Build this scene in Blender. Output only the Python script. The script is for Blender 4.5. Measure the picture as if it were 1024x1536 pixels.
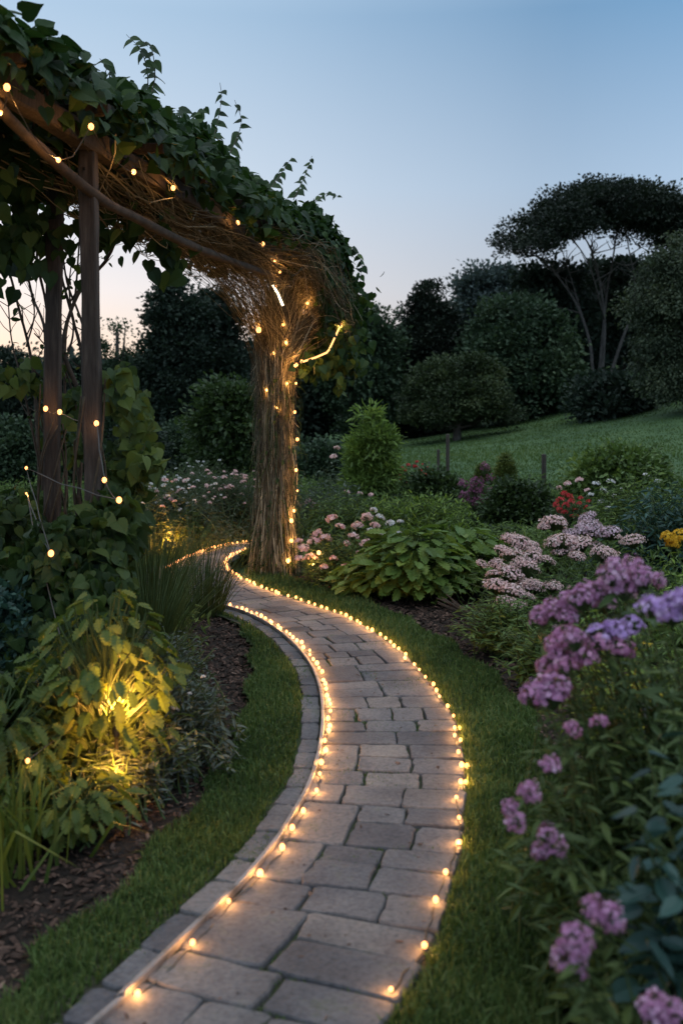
import bpy, math, random
import numpy as np

for o in list(bpy.data.objects):
    bpy.data.objects.remove(o, do_unlink=True)
scene = bpy.context.scene
COL = scene.collection
R = math.radians
rng = np.random.default_rng(11)
random.seed(5)

# ------------------------------------------------------------------ camera, sky, sun, exposure
EYE = 1.6
cam_d = bpy.data.cameras.new('camera')
cam = bpy.data.objects.new('camera', cam_d)
COL.objects.link(cam)
cam.location = (0, 0, EYE)
cam.rotation_euler = (R(90), 0, 0)
cam_d.lens = 35.0
cam_d.sensor_width = 36.0
cam_d.shift_y = -148 / 1536
cam_d.clip_start = 0.05
cam_d.clip_end = 3000
cam_d.dof.use_dof = True
cam_d.dof.focus_distance = 7.6
cam_d.dof.aperture_fstop = 2.5
scene.camera = cam

SUN_EL, SUN_AZ = 2.0, -24.0        # degrees; azimuth measured from the view direction, left is negative
world = bpy.data.worlds.new('World')
scene.world = world
world.use_nodes = True
wn = world.node_tree
sky = wn.nodes.new('ShaderNodeTexSky')
sky.sky_type = 'NISHITA'
sky.sun_disc = False
sky.sun_elevation = R(SUN_EL)
sky.sun_rotation = R(SUN_AZ)
sky.altitude = 60
sky.air_density = 1.0
sky.dust_density = 0.6
sky.ozone_density = 2.2
wn.nodes['Background'].inputs[1].default_value = 0.02
wn.links.new(sky.outputs[0], wn.nodes['Background'].inputs[0])
# dusk dome: afterglow towards the set sun, blue overhead and away from it (by direction only)
def wramp(src, stops):
    r = wn.nodes.new('ShaderNodeValToRGB'); e = r.color_ramp.elements
    while len(e) < len(stops): e.new(.5)
    for k, (p, c) in enumerate(stops): e[k].position = p; e[k].color = (*c, 1)
    wn.links.new(src, r.inputs[0]); return r.outputs[0]
wtc = wn.nodes.new('ShaderNodeTexCoord'); wsep = wn.nodes.new('ShaderNodeSeparateXYZ')
wn.links.new(wtc.outputs['Generated'], wsep.inputs[0])
wdot = wn.nodes.new('ShaderNodeVectorMath'); wdot.operation = 'DOT_PRODUCT'
wflat = wn.nodes.new('ShaderNodeVectorMath'); wflat.operation = 'MULTIPLY'; wflat.inputs[1].default_value = (1, 1, 0)
wnorm = wn.nodes.new('ShaderNodeVectorMath'); wnorm.operation = 'NORMALIZE'
wn.links.new(wtc.outputs['Generated'], wflat.inputs[0]); wn.links.new(wflat.outputs[0], wnorm.inputs[0]); wn.links.new(wnorm.outputs[0], wdot.inputs[0])
wdot.inputs[1].default_value = (math.sin(R(SUN_AZ)), math.cos(R(SUN_AZ)), 0)
glow = wramp(wsep.outputs[2], [(0, (1.0, .66, .42)), (.05, (.97, .77, .62)), (.12, (.90, .85, .86)), (.22, (.66, .75, .86)), (.37, (.44, .60, .78)), (.6, (.70, .84, 1.0)), (1, (.92, 1.04, 1.18))])
blue = wramp(wsep.outputs[2], [(0, (.44, .42, .50)), (.12, (.33, .40, .50)), (.22, (.30, .43, .60)), (.37, (.12, .27, .47)), (.6, (.60, .76, .96)), (1, (.92, 1.04, 1.18))])  # upper stops of both ramps raised, out of view, as added fill
wfac = wramp(wdot.outputs['Value'], [(.62, (0, 0, 0)), (.80, (.18, .18, .18)), (.90, (.52, .52, .52)), (.97, (.85, .85, .85)), (1.0, (1, 1, 1))])
wmix = wn.nodes.new('ShaderNodeMix'); wmix.data_type = 'RGBA'
wn.links.new(wfac, wmix.inputs[0]); wn.links.new(blue, wmix.inputs[6]); wn.links.new(glow, wmix.inputs[7])
wbg = wn.nodes.new('ShaderNodeBackground'); wbg.inputs[1].default_value = 1.0
wfill = wramp(wdot.outputs['Value'], [(0.0, (1.75, 1.72, 1.66)), (.55, (1.55, 1.52, 1.48)), (.82, (1, 1, 1))])     # sky away from the afterglow and behind the camera brightened as added fill
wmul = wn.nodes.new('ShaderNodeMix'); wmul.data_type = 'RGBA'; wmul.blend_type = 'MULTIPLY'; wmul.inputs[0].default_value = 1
wn.links.new(wmix.outputs[2], wmul.inputs[6]); wn.links.new(wfill, wmul.inputs[7]); wn.links.new(wmul.outputs[2], wbg.inputs[0])
wadd = wn.nodes.new('ShaderNodeAddShader')
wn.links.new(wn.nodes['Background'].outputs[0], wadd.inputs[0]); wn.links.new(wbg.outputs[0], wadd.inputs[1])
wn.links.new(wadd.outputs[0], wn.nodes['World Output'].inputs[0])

sun_d = bpy.data.lights.new('sun', 'SUN')
sun_d.energy = 0.12
sun_d.angle = R(6)
sun_d.color = (1.0, 0.72, 0.5)
sun = bpy.data.objects.new('sun', sun_d)
COL.objects.link(sun)
sun.rotation_euler = (R(90 - SUN_EL), 0, R(180 - SUN_AZ))   # light travels from the sky's sun direction

scene.view_settings.view_transform = 'Standard'
scene.view_settings.look = 'None'
scene.view_settings.gamma = 1.0
scene.view_settings.exposure = 0.0
scene.view_settings.use_curve_mapping = False
try:
    scene.cycles.use_denoising = True
    scene.cycles.max_bounces = 7
    scene.cycles.transparent_max_bounces = 4
    scene.cycles.sample_clamp_indirect = 6.0
    scene.cycles.use_light_tree = True
except Exception:
    pass

# ------------------------------------------------------------------ helpers
F = 1493.0
def at(px, py, Y):
    """a point of the place at depth Y, on the line of sight through photograph pixel (px, py)"""
    return np.array([(px - 512) / F * Y, Y, EYE - (py - 620) / F * Y])
def gnd(px, py, z=0.0):
    Y = (EYE - z) * F / (py - 620)
    return np.array([(px - 512) / F * Y, Y, z])
def terr(X, Y):
    X = np.asarray(X, float); Y = np.asarray(Y, float)
    k = np.clip((Y - 15) / 29, 0, 1.5)
    t = np.clip((X - 1) / 16, 0, 1.35) ** 1.5
    return 2.6 * k * t

def norm(v):
    v = np.asarray(v, float)
    return v / np.maximum(np.linalg.norm(v, axis=-1, keepdims=True), 1e-9)
def fbm(p, f=1.0, seed=0):
    """cheap smooth pseudo-noise of points, about -1..1"""
    p = np.asarray(p, float) * f
    r = np.random.default_rng(900 + seed)
    out = np.zeros(p.shape[:-1]); a = 1.0; tot = 0
    for o in range(4):
        for k in range(3):
            d = r.normal(size=p.shape[-1]); d /= np.linalg.norm(d)
            out += a * np.sin((p @ d) * 2.1 * (1.9 ** o) + r.uniform(0, 6.28))
        tot += a * 1.7; a *= 0.55
    return out / tot
def catmull(P, n):
    P = np.asarray(P, float)
    d = np.r_[0, np.cumsum(np.linalg.norm(np.diff(P, axis=0), axis=1) ** 0.5)]
    Q = np.vstack([2 * P[0] - P[1], P, 2 * P[-1] - P[-2]])
    t = np.linspace(0, len(P) - 1 - 1e-9, n * 6)
    i = t.astype(int); u = (t - i)[:, None]
    p0, p1, p2, p3 = Q[i], Q[i + 1], Q[i + 2], Q[i + 3]
    C = 0.5 * ((2 * p1) + (-p0 + p2) * u + (2 * p0 - 5 * p1 + 4 * p2 - p3) * u ** 2 + (-p0 + 3 * p1 - 3 * p2 + p3) * u ** 3)
    return resample(C, n)
def arclen(P):
    return np.r_[0, np.cumsum(np.linalg.norm(np.diff(P, axis=0), axis=1))]
def resample(P, n):
    s = arclen(P); q = np.linspace(0, s[-1], n)
    return np.stack([np.interp(q, s, P[:, k]) for k in range(P.shape[1])], 1)

class Geo:
    """collects arrays of vertices and faces; build() links them as one mesh object"""
    def __init__(self):
        self.v = []; self.f = []; self.t = []; self.m = []; self.n = 0
    def add(self, V, faces, tint=0.5, mat=0):
        V = np.asarray(V, float).reshape(-1, 3)
        for fs in (faces if isinstance(faces, list) and len(faces) and isinstance(faces[0], np.ndarray) and faces[0].ndim == 2 else [faces]):
            if len(fs) == 0: continue
            fa = np.asarray(fs, np.int64) + self.n
            self.f.append(fa); self.m.append(np.full(len(fa), mat, np.int32))
        self.v.append(V)
        self.t.append(np.broadcast_to(np.asarray(tint, float).reshape(-1), (len(V),)) if np.ndim(tint) else np.full(len(V), float(tint)))
        self.n += len(V)
        return self
    def polys(self, V, polys, tint=0.5, mat=0):
        by = {}
        for p in polys: by.setdefault(len(p), []).append(p)
        return self.add(V, [np.array(x) for x in by.values()], tint, mat)
    def build(self, name, mats, parent=None, smooth=False):
        me = bpy.data.meshes.new(name)
        V = np.vstack(self.v)
        me.vertices.add(len(V)); me.vertices.foreach_set('co', V.astype(np.float32).ravel())
        loops = np.concatenate([f.ravel() for f in self.f])
        tot = np.concatenate([np.full(len(f), f.shape[1]) for f in self.f])
        me.loops.add(len(loops)); me.loops.foreach_set('vertex_index', loops.astype(np.int32))
        me.polygons.add(len(tot))
        me.polygons.foreach_set('loop_start', np.r_[0, np.cumsum(tot)[:-1]].astype(np.int32))
        me.polygons.foreach_set('loop_total', tot.astype(np.int32))
        me.polygons.foreach_set('material_index', np.concatenate(self.m).astype(np.int32))
        me.polygons.foreach_set('use_smooth', np.full(len(tot), smooth))
        a = me.attributes.new('tint', 'FLOAT', 'POINT')
        a.data.foreach_set('value', np.concatenate(self.t).astype(np.float32))
        me.update(calc_edges=True)
        for m in (mats if isinstance(mats, (list, tuple)) else [mats]): me.materials.append(m)
        o = bpy.data.objects.new(name, me); COL.objects.link(o)
        if parent is not None: o.parent = parent
        return o

def tag(o, label=None, cat=None, group=None, kind=None):
    if label: o['label'] = label
    if cat: o['category'] = cat
    if group: o['group'] = group
    if kind: o['kind'] = kind
    return o
def thing(name, label, cat, loc=(0, 0, 0), group=None):
    o = bpy.data.objects.new(name, None); COL.objects.link(o)
    o.location = [float(q) for q in loc]; o.empty_display_size = 0.1
    return tag(o, label, cat, group)

# leaf templates: long axis +Y, upper side +Z, unit length
def tpl_quad(w=0.32):
    return np.array([[0, 0, 0], [-w, .5, .06], [0, 1, -.03], [w, .5, .06]]), np.array([[0, 3, 2, 1]])
def tpl_leaf(w=0.26, droop=.12):
    ys = [0, .18, .45, .75, 1.0]; ws = [.12, .8, 1.0, .62, 0.02]
    V = []
    for y, k in zip(ys, ws):
        z = -droop * y * y
        V += [[-w * k, y, z + .12 * w * k], [0, y, z - .05], [w * k, y, z + .12 * w * k]]
    fs = []
    for i in range(4):
        a = 3 * i
        fs += [[a, a + 1, a + 4, a + 3], [a + 1, a + 2, a + 5, a + 4]]
    return np.array(V), np.array(fs)
def tpl_heart(w=0.46, droop=.22):
    ys = [-.10, .08, .32, .60, .84, 1.02]; ws = [.45, .95, 1.0, .66, .26, 0.02]; zc = [.0, .03, .0, -.05, -.11, -.2]
    V = []
    for y, k, z in zip(ys, ws, zc):
        y0 = max(y, 0.0) if y < 0 else y
        V += [[-w * k, y, z * droop / .2 + .16 * w * k - .10 * (k * w)], [0, y0, z * droop / .2 - .04], [w * k, y, z * droop / .2 + .06 * w * k]]
    fs = []
    for i in range(5):
        a = 3 * i
        fs += [[a, a + 1, a + 4, a + 3], [a + 1, a + 2, a + 5, a + 4]]
    return np.array(V), np.array(fs)
def tpl_lobed(w=0.34):
    V = []; fs = []
    ys = np.linspace(0, 1, 12)
    prof = [.06, .35, .75, .5, .98, .62, 1.0, .6, .82, .45, .4, .03]
    for y, k in zip(ys, prof):
        z = -.22 * y * y
        V += [[-w * k, y + .04 * k, z + .10 * k * w], [0, y, z - .05], [w * k, y + .04 * k, z + .10 * k * w]]
    for i in range(11):
        a = 3 * i
        fs += [[a, a + 1, a + 4, a + 3], [a + 1, a + 2, a + 5, a + 4]]
    return np.array(V), np.array(fs)
def tpl_floret(n=5, pw=.30):
    """n petals round the origin, facing +Z, unit radius"""
    V = []; fs = []
    for k in range(n):
        a = 2 * math.pi * k / n; c, s = math.cos(a), math.sin(a)
        pts = [(0.05, 0, -.05), (.45, -pw, .08), (1.0, -pw * .8, .04), (1.0, pw * .8, .04), (.45, pw, .08)]
        b = len(V)
        for r_, w_, z_ in pts: V.append([r_ * c - w_ * s, r_ * s + w_ * c, z_])
        fs.append([b, b + 1, b + 2, b + 3, b + 4])
    return np.array(V), np.array(fs)
QUAD, LEAF, LANCE, HEART, LOBED = tpl_quad(), tpl_leaf(), tpl_leaf(.14, .2), tpl_heart(), tpl_lobed()
QUADN = tpl_quad(.16)
FLORET = tpl_floret(); FLORET4 = tpl_floret(4, .26)

def scatter(g, tpl, P, D, N, S, tint=0.5, mat=0):
    """one copy of a template at every point P, long axis D, upper side N, length S"""
    P = np.asarray(P, float)
    if len(P) == 0: return g
    V, fs = tpl
    y = norm(D); z = np.asarray(N, float); z = norm(z - (z * y).sum(-1, keepdims=True) * y)
    x = np.cross(y, z)
    S = np.broadcast_to(np.asarray(S, float), (len(P),))
    W = (V[None, :, 0, None] * x[:, None] + V[None, :, 1, None] * y[:, None] + V[None, :, 2, None] * z[:, None]) * S[:, None, None] + P[:, None]
    k = len(V)
    fa = (fs[None] + (np.arange(len(P)) * k)[:, None, None]).reshape(-1, fs.shape[1])
    tt = np.repeat(np.broadcast_to(np.asarray(tint, float), (len(P),)), k)
    return g.add(W.reshape(-1, 3), fa, tt, mat)
def rdir(n, up=0.0, r=None):
    r = r or rng
    d = r.normal(size=(n, 3)); d = norm(d); d[:, 2] += up
    return norm(d)

def tube(g, P, r0, r1=None, sides=6, tint=.5, mat=0, cap=True, wob=0.0):
    P = np.asarray(P, float); n = len(P)
    r = np.linspace(r0, r0 if r1 is None else r1, n) if np.ndim(r0) == 0 else np.asarray(r0, float)
    T = norm(np.gradient(P, axis=0))
    ref = np.array([0, 0, 1.0]) if abs(T[0, 2]) < .8 else np.array([1.0, 0, 0])
    U = norm(np.cross(T, ref)); W = np.cross(T, U)
    a = np.linspace(0, 2 * np.pi, sides, endpoint=False)
    rr = r[:, None] * (1 + (wob * rng.normal(size=(n, sides)) if wob else 0))
    V = P[:, None] + (np.cos(a)[None, :, None] * U[:, None] + np.sin(a)[None, :, None] * W[:, None]) * rr[..., None]
    i = np.arange(n - 1)[:, None] * sides; j = np.arange(sides)[None]; j2 = (j + 1) % sides
    fq = np.stack([i + j, i + j2, i + sides + j2, i + sides + j], -1).reshape(-1, 4)
    fl = [fq]
    if cap and sides > 2:
        fl.append(np.array([list(range(sides))[::-1]])); fl.append(np.array([[(n - 1) * sides + q for q in range(sides)]]))
    return g.add(V.reshape(-1, 3), fl, tint, mat)
def tubes(g, PL, r0, r1, sides=3, tint=.5, mat=0):
    """many thin rods at once: PL is (N, K, 3)"""
    PL = np.asarray(PL, float); N, K = PL.shape[:2]
    r = np.linspace(0, 1, K)[None] * (np.broadcast_to(r1, (N,))[:, None] - np.broadcast_to(r0, (N,))[:, None]) + np.broadcast_to(r0, (N,))[:, None]
    T = norm(np.gradient(PL, axis=1))
    ref = np.where(np.abs(T[:, :1, 2:3]) < .8, np.array([0, 0, 1.0]), np.array([1.0, 0, 0]))
    U = norm(np.cross(T, np.broadcast_to(ref, T.shape))); W = np.cross(T, U)
    a = np.linspace(0, 2 * np.pi, sides, endpoint=False)
    V = PL[:, :, None] + (np.cos(a)[None, None, :, None] * U[:, :, None] + np.sin(a)[None, None, :, None] * W[:, :, None]) * r[:, :, None, None]
    n0 = (np.arange(N) * K * sides)[:, None, None]; i = (np.arange(K - 1) * sides)[None, :, None]; j = np.arange(sides)[None, None]; j2 = (j + 1) % sides
    b = n0 + i
    fq = np.stack([b + j, b + j2, b + sides + j2, b + sides + j], -1).reshape(-1, 4)
    tt = np.repeat(np.broadcast_to(np.asarray(tint, float), (N,)), K * sides)
    return g.add(V.reshape(-1, 3), fq, tt, mat)
def box(g, c, s, tint=.5, mat=0, bev=.0, rot=0.0):
    """a box with chamfered vertical edges and top"""
    x, y, z = s[0] / 2, s[1] / 2, s[2] / 2; b = min(bev, x * .6, y * .6, z * .6) or 1e-4
    ring = lambda e, zz: [[x - e, y - e - b, zz], [x - e - b, y - e, zz], [-x + e + b, y - e, zz], [-x + e, y - e - b, zz], [-x + e, -y + e + b, zz], [-x + e + b, -y + e, zz], [x - e - b, -y + e, zz], [x - e, -y + e + b, zz]]
    V = np.array(ring(b, -z) + ring(0, -z + b) + ring(0, z - b) + ring(b, z))
    c_, s_ = math.cos(rot), math.sin(rot)
    V = V @ np.array([[c_, s_, 0], [-s_, c_, 0], [0, 0, 1]]) + np.asarray(c, float)
    fq = [[8 * k + i, 8 * k + (i + 1) % 8, 8 * k + 8 + (i + 1) % 8, 8 * k + 8 + i] for k in range(3) for i in range(8)]
    return g.add(V, [np.array(fq), np.array([list(range(7, -1, -1)), list(range(24, 32))])], tint, mat)
def sphere(g, c, r, seg=10, rings=7, tint=.5, mat=0, squash=(1, 1, 1)):
    V = [[0, 0, 1]]
    for i in range(1, rings):
        p = math.pi * i / rings
        for j in range(seg):
            a = 2 * math.pi * j / seg
            V.append([math.sin(p) * math.cos(a), math.sin(p) * math.sin(a), math.cos(p)])
    V.append([0, 0, -1]); V = np.array(V) * r * np.array(squash) + np.asarray(c, float)
    tr = [[0, 1 + j, 1 + (j + 1) % seg] for j in range(seg)]
    L = 1 + (rings - 2) * seg
    tr += [[len(V) - 1, L + (j + 1) % seg, L + j] for j in range(seg)]
    q = [[1 + i * seg + j, 1 + (i + 1) * seg + j, 1 + (i + 1) * seg + (j + 1) % seg, 1 + i * seg + (j + 1) % seg] for i in range(rings - 2) for j in range(seg)]
    return g.add(V, [np.array(tr), np.array(q)], tint, mat)
def lathe(g, prof, c=(0, 0, 0), seg=12, tint=.5, mat=0):
    a = np.linspace(0, 2 * np.pi, seg, endpoint=False)
    V = np.array([[r * math.cos(t), r * math.sin(t), z] for r, z in prof for t in a]) + np.asarray(c, float)
    i = np.arange(len(prof) - 1)[:, None] * seg; j = np.arange(seg)[None]; j2 = (j + 1) % seg
    return g.add(V, np.stack([i + j, i + j2, i + seg + j2, i + seg + j], -1).reshape(-1, 4), tint, mat)

# ------------------------------------------------------------------ materials
def new_mat(name):
    m = bpy.data.materials.new(name); m.use_nodes = True
    nt = m.node_tree
    return m, nt, nt.nodes['Principled BSDF'], nt.nodes['Material Output']
def ramp(nt, src, stops):
    r = nt.nodes.new('ShaderNodeValToRGB'); e = r.color_ramp.elements
    while len(e) < len(stops): e.new(.5)
    for k, (p, c) in enumerate(stops): e[k].position = p; e[k].color = (*c, 1)
    nt.links.new(src, r.inputs[0]); return r.outputs[0]
def noise(nt, scale, detail=4, rough=.55, coord='Object', stretch=None):
    tc = nt.nodes.new('ShaderNodeTexCoord'); n = nt.nodes.new('ShaderNodeTexNoise')
    n.inputs['Scale'].default_value = scale; n.inputs['Detail'].default_value = detail; n.inputs['Roughness'].default_value = rough
    src = tc.outputs[coord]
    if stretch:
        mp = nt.nodes.new('ShaderNodeMapping'); mp.inputs['Scale'].default_value = stretch
        nt.links.new(src, mp.inputs[0]); src = mp.outputs[0]
    nt.links.new(src, n.inputs['Vector']); return n.outputs['Fac']
def attr(nt, nm='tint'):
    a = nt.nodes.new('ShaderNodeAttribute'); a.attribute_name = nm; return a.outputs['Fac']
def mixc(nt, fac, a, b, mode='MIX'):
    m = nt.nodes.new('ShaderNodeMix'); m.data_type = 'RGBA'; m.blend_type = mode
    for s, v in ((m.inputs[0], fac), (m.inputs[6], a), (m.inputs[7], b)):
        if hasattr(v, 'is_linked'): nt.links.new(v, s)
        else: s.default_value = (*v, 1) if isinstance(v, tuple) else v
    return m.outputs[2]
def bump(nt, h, bsdf, strength=.4, dist=.01):
    b = nt.nodes.new('ShaderNodeBump'); b.inputs['Strength'].default_value = strength; b.inputs['Distance'].default_value = dist
    nt.links.new(h, b.inputs['Height']); nt.links.new(b.outputs[0], bsdf.inputs['Normal'])
def leaf_mat(name, stops, trans=.3, rough=.5, spec=.25):
    m, nt, b, out = new_mat(name)
    c = ramp(nt, attr(nt), stops)
    nt.links.new(c, b.inputs['Base Color'])
    b.inputs['Roughness'].default_value = rough; b.inputs['Specular IOR Level'].default_value = spec
    if trans:
        t = nt.nodes.new('ShaderNodeBsdfTranslucent'); mx = nt.nodes.new('ShaderNodeMixShader'); mx.inputs[0].default_value = trans
        nt.links.new(mixc(nt, .6, c, (1.25, 1.25, .6), 'MULTIPLY'), t.inputs[0])
        nt.links.new(b.outputs[0], mx.inputs[1]); nt.links.new(t.outputs[0], mx.inputs[2]); nt.links.new(mx.outputs[0], out.inputs[0])
    return m
def g3(a, b, c=None):
    return [(0, a), (1, b)] if c is None else [(0, a), (.55, b), (1, c)]
def rough_mat(name, stops, scale=8, detail=6, rough=.85, bs=.5, bd=.01, stretch=None, use_tint=False, spec=.3):
    m, nt, b, out = new_mat(name)
    n = noise(nt, scale, detail, .62, stretch=stretch)
    c = ramp(nt, n, stops)
    if use_tint: c = mixc(nt, 1.0, c, ramp(nt, attr(nt), [(0, (.6, .6, .62)), (.5, (.95, .95, .95)), (1, (1.25, 1.2, 1.15))]), 'MULTIPLY')
    nt.links.new(c, b.inputs['Base Color']); b.inputs['Roughness'].default_value = rough; b.inputs['Specular IOR Level'].default_value = spec
    n2 = noise(nt, scale * 3, 8, .7, stretch=stretch)
    bump(nt, n2, b, bs, bd)
    return m
def glow_mat(name, col, strength):
    m, nt, b, out = new_mat(name)
    e = nt.nodes.new('ShaderNodeEmission'); e.inputs[0].default_value = (*col, 1); e.inputs[1].default_value = strength
    nt.links.new(e.outputs[0], out.inputs[0]); return m
def plain_mat(name, col, rough=.5, metal=0.0):
    m, nt, b, out = new_mat(name)
    n = noise(nt, 40, 4)
    nt.links.new(ramp(nt, n, [(.3, tuple(q * .75 for q in col)), (.7, tuple(min(1, q * 1.15) for q in col))]), b.inputs['Base Color'])
    b.inputs['Roughness'].default_value = rough; b.inputs['Metallic'].default_value = metal
    return m

WARM = (1.0, 0.50, 0.13)
M = {}
M['lawn'] = rough_mat('lawn_turf', [(.25, (.026, .052, .017)), (.42, (.034, .070, .022)), (.58, (.052, .094, .030)), (.75, (.085, .120, .046))], .5, 12, .95, .6, .03)
M['verge'] = rough_mat('verge_turf', [(.3, (.024, .036, .010)), (.7, (.044, .066, .017))], 30, 6, .95, .8, .02)
M['soil'] = rough_mat('garden_soil', [(.3, (.012, .008, .006)), (.55, (.028, .018, .012)), (.8, (.055, .036, .024))], 22, 10, .95, .9, .03)
M['chip'] = leaf_mat('bark_chip', g3((.024, .015, .011), (.075, .043, .031), (.17, .105, .078)), 0, .85, .2)
M['stone'] = None
M['joint'] = rough_mat('path_joint_soil', [(.3, (.022, .020, .013)), (.5, (.045, .042, .026)), (.62, (.036, .058, .018))], 9, 8, .95, .9, .01)
M['grass'] = leaf_mat('grass_blade', g3((.038, .063, .018), (.082, .132, .036), (.155, .185, .064)), .3, .6, .2)
M['wood'] = rough_mat('weathered_timber', [(.3, (.024, .018, .014)), (.55, (.052, .040, .032)), (.8, (.10, .080, .064))], 7, 8, .85, .7, .012, stretch=(6, 6, .7))
M['branch'] = rough_mat('bent_branch_bark', [(.3, (.028, .020, .014)), (.7, (.085, .062, .044))], 14, 8, .85, .7, .01)
M['twig'] = leaf_mat('dry_twig', g3((.018, .016, .010), (.110, .096, .058), (.46, .41, .28)), 0, .7, .25)
M['vine_leaf'] = leaf_mat('vine_leaf', g3((.009, .022, .008), (.024, .054, .013), (.075, .115, .024)), .3, .55, .18)
M['vine_low'] = leaf_mat('vine_leaf_low', g3((.012, .025, .009), (.032, .060, .015), (.095, .130, .028)), .32, .55, .18)
M['vine_stem'] = rough_mat('vine_stem', [(.3, (.030, .022, .014)), (.7, (.075, .058, .036))], 20, 5, .85, .5, .006)
def glass_glow(name, col, strength):
    m = glow_mat(name, col, strength); nt = m.node_tree
    e = [n for n in nt.nodes if n.type == 'EMISSION'][0]; tr = nt.nodes.new('ShaderNodeBsdfTransparent'); ad = nt.nodes.new('ShaderNodeAddShader')
    nt.links.new(e.outputs[0], ad.inputs[0]); nt.links.new(tr.outputs[0], ad.inputs[1]); nt.links.new(ad.outputs[0], nt.nodes['Material Output'].inputs[0]); return m
M['bulb'] = glass_glow('bulb_glow', (1.0, .37, .11), 2.3)
M['bulb_big'] = glass_glow('bulb_glow_bright', (1.0, .37, .11), 2.5)
M['neon'] = glow_mat('light_tube_glow', (1.0, .50, .17), 2.2)
M['tube_white'] = glow_mat('white_tube_glow', (1.0, .80, .52), 5)
M['cable'] = plain_mat('cable_plastic', (.05, .04, .03), .5)
M['strip'] = rough_mat('strip_profile', [(.3, (.07, .062, .055)), (.45, (.19, .172, .165)), (.7, (.28, .25, .245))], 9, 8, .5, .3, .002)
M['bark'] = rough_mat('tree_bark', [(.3, (.045, .038, .032)), (.7, (.13, .115, .10))], 3, 8, .9, .6, .05)
M['bark_pale'] = rough_mat('pale_tree_bark', [(.3, (.035, .031, .028)), (.7, (.10, .088, .078))], 2, 8, .9, .6, .05)
M['lamp_metal'] = plain_mat('lamp_metal', (.03, .03, .03), .4, .6)
def foliage(name, base, spread=.6, trans=.25, rough=.55, yel=1.25):
    r, g, b = (q * 1.4 for q in base); base = (r, g, b)
    return leaf_mat(name, [(0, (r * (1 - spread), g * (1 - spread), b * (1 - spread))), (.5, base), (1, (min(1, r * (1 + spread) * yel), min(1, g * (1 + spread)), b * (1 + spread * .7)))], trans, rough)
m, nt, b, out = new_mat('path_stone')
n1 = noise(nt, 3.0, 8, .65); n2 = noise(nt, 55, 6, .7)
c = ramp(nt, n1, [(.24, (.055, .052, .055)), (.48, (.112, .106, .110)), (.74, (.20, .180, .170))])
c = mixc(nt, 1.0, c, ramp(nt, attr(nt), [(0, (.58, .57, .60)), (.5, (.95, .93, .93)), (1, (1.30, 1.18, 1.06))]), 'MULTIPLY')
c = mixc(nt, 1.0, c, ramp(nt, n2, [(.3, (.55, .55, .55)), (.5, (1, 1, 1)), (.72, (1.3, 1.28, 1.25))]), 'MULTIPLY')
n3 = noise(nt, 6, 10, .8)
c = mixc(nt, ramp(nt, n3, [(.56, (0, 0, 0)), (.70, (.8, .8, .8))]), c, (.055, .065, .035))
nt.links.new(c, b.inputs['Base Color']); b.inputs['Roughness'].default_value = .78; b.inputs['Specular IOR Level'].default_value = .3
mm = nt.nodes.new('ShaderNodeMath'); mm.operation = 'ADD'; nt.links.new(n1, mm.inputs[0]); nt.links.new(n2, mm.inputs[1])
n4 = noise(nt, 160, 3, .6); mm2 = nt.nodes.new('ShaderNodeMath'); mm2.operation = 'MULTIPLY_ADD'; mm2.inputs[1].default_value = .6; nt.links.new(n4, mm2.inputs[0]); nt.links.new(mm.outputs[0], mm2.inputs[2])
bump(nt, mm2.outputs[0], b, .6, .006)
M['stone'] = m
# ------------------------------------------------------------------ terrain, beds, path
def path_pts(L, z=.042):
    return np.array([gnd(x, y, z)[:2] for x, y in L])
left_front = path_pts([(140,1536),(180,1497),(255,1425),(305,1378),(352,1333),(388,1293),(418,1256),(437,1225),(455,1194),(466,1170),(474,1145),(481,1112),(484,1080),(483,1050),(478,1025),(468,1000),(450,975),(425,951),(395,931),(365,917),(335,908)])
left_far = path_pts([(248,853),(290,832),(335,818),(385,811)])
right_all = path_pts([(605,1490),(648,1420),(668,1355),(685,1300),(695,1255),(698,1210),(699,1165),(698,1140),(694,1115),(687,1090),(676,1065),(660,1038),(640,1012),(615,985),(590,964),(560,945),(525,925),(490,912),(450,899),(410,886),(375,871),(352,858),(341,846),(346,836),(360,828),(385,820)])
L_LINE = np.vstack([[(-2.6,-1.6),(-1.75,.2),(-1.08,1.6)], left_front, [(-1.42,8.72),(-1.80,9.35),(-1.93,9.85)], left_far, [(-.5,12.75),(.4,12.95),(1.5,13.2)]])
R_LINE = np.vstack([[(-1.85,-1.9),(-1.0,0),(-.30,1.7),(.02,2.4)], right_all, [(-.5,12.2),(.4,12.35),(1.6,12.5)]])
NS = 400
LC = catmull(L_LINE, NS); RC = catmull(R_LINE, NS)
# pair the two edges: for every station of the mid line take the nearest point of each edge
mid = catmull((LC[::20] + RC[::20]) / 2, NS)
for it in range(3):
    T = norm(np.gradient(mid, axis=0)); Nn = np.stack([-T[:, 1], T[:, 0]], 1)
    def near(C, side):
        d = C[None] - mid[:, None]; c = (d * T[:, None]).sum(-1); o_ = (d * Nn[:, None]).sum(-1) * side
        cost = np.abs(c) + np.where(o_ > 0, 0, 5) + .15 * np.abs(o_)
        return C[np.argmin(cost, 1)]
    a_, b_ = near(LC, 1), near(RC, -1)
    mid = resample((a_ + b_) / 2, NS)
def smooth(P, k=9):
    Q = np.pad(P, ((k, k), (0, 0)), mode='edge'); w = np.ones(2 * k + 1) / (2 * k + 1)
    return np.stack([np.convolve(Q[:, i], w, 'valid') for i in range(2)], 1)
T = norm(np.gradient(mid, axis=0)); Nn = np.stack([-T[:, 1], T[:, 0]], 1)
LE, RE = smooth(near(LC, 1), 4), smooth(near(RC, -1), 4)
S_MID = arclen(mid); S_TOT = S_MID[-1]
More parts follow.
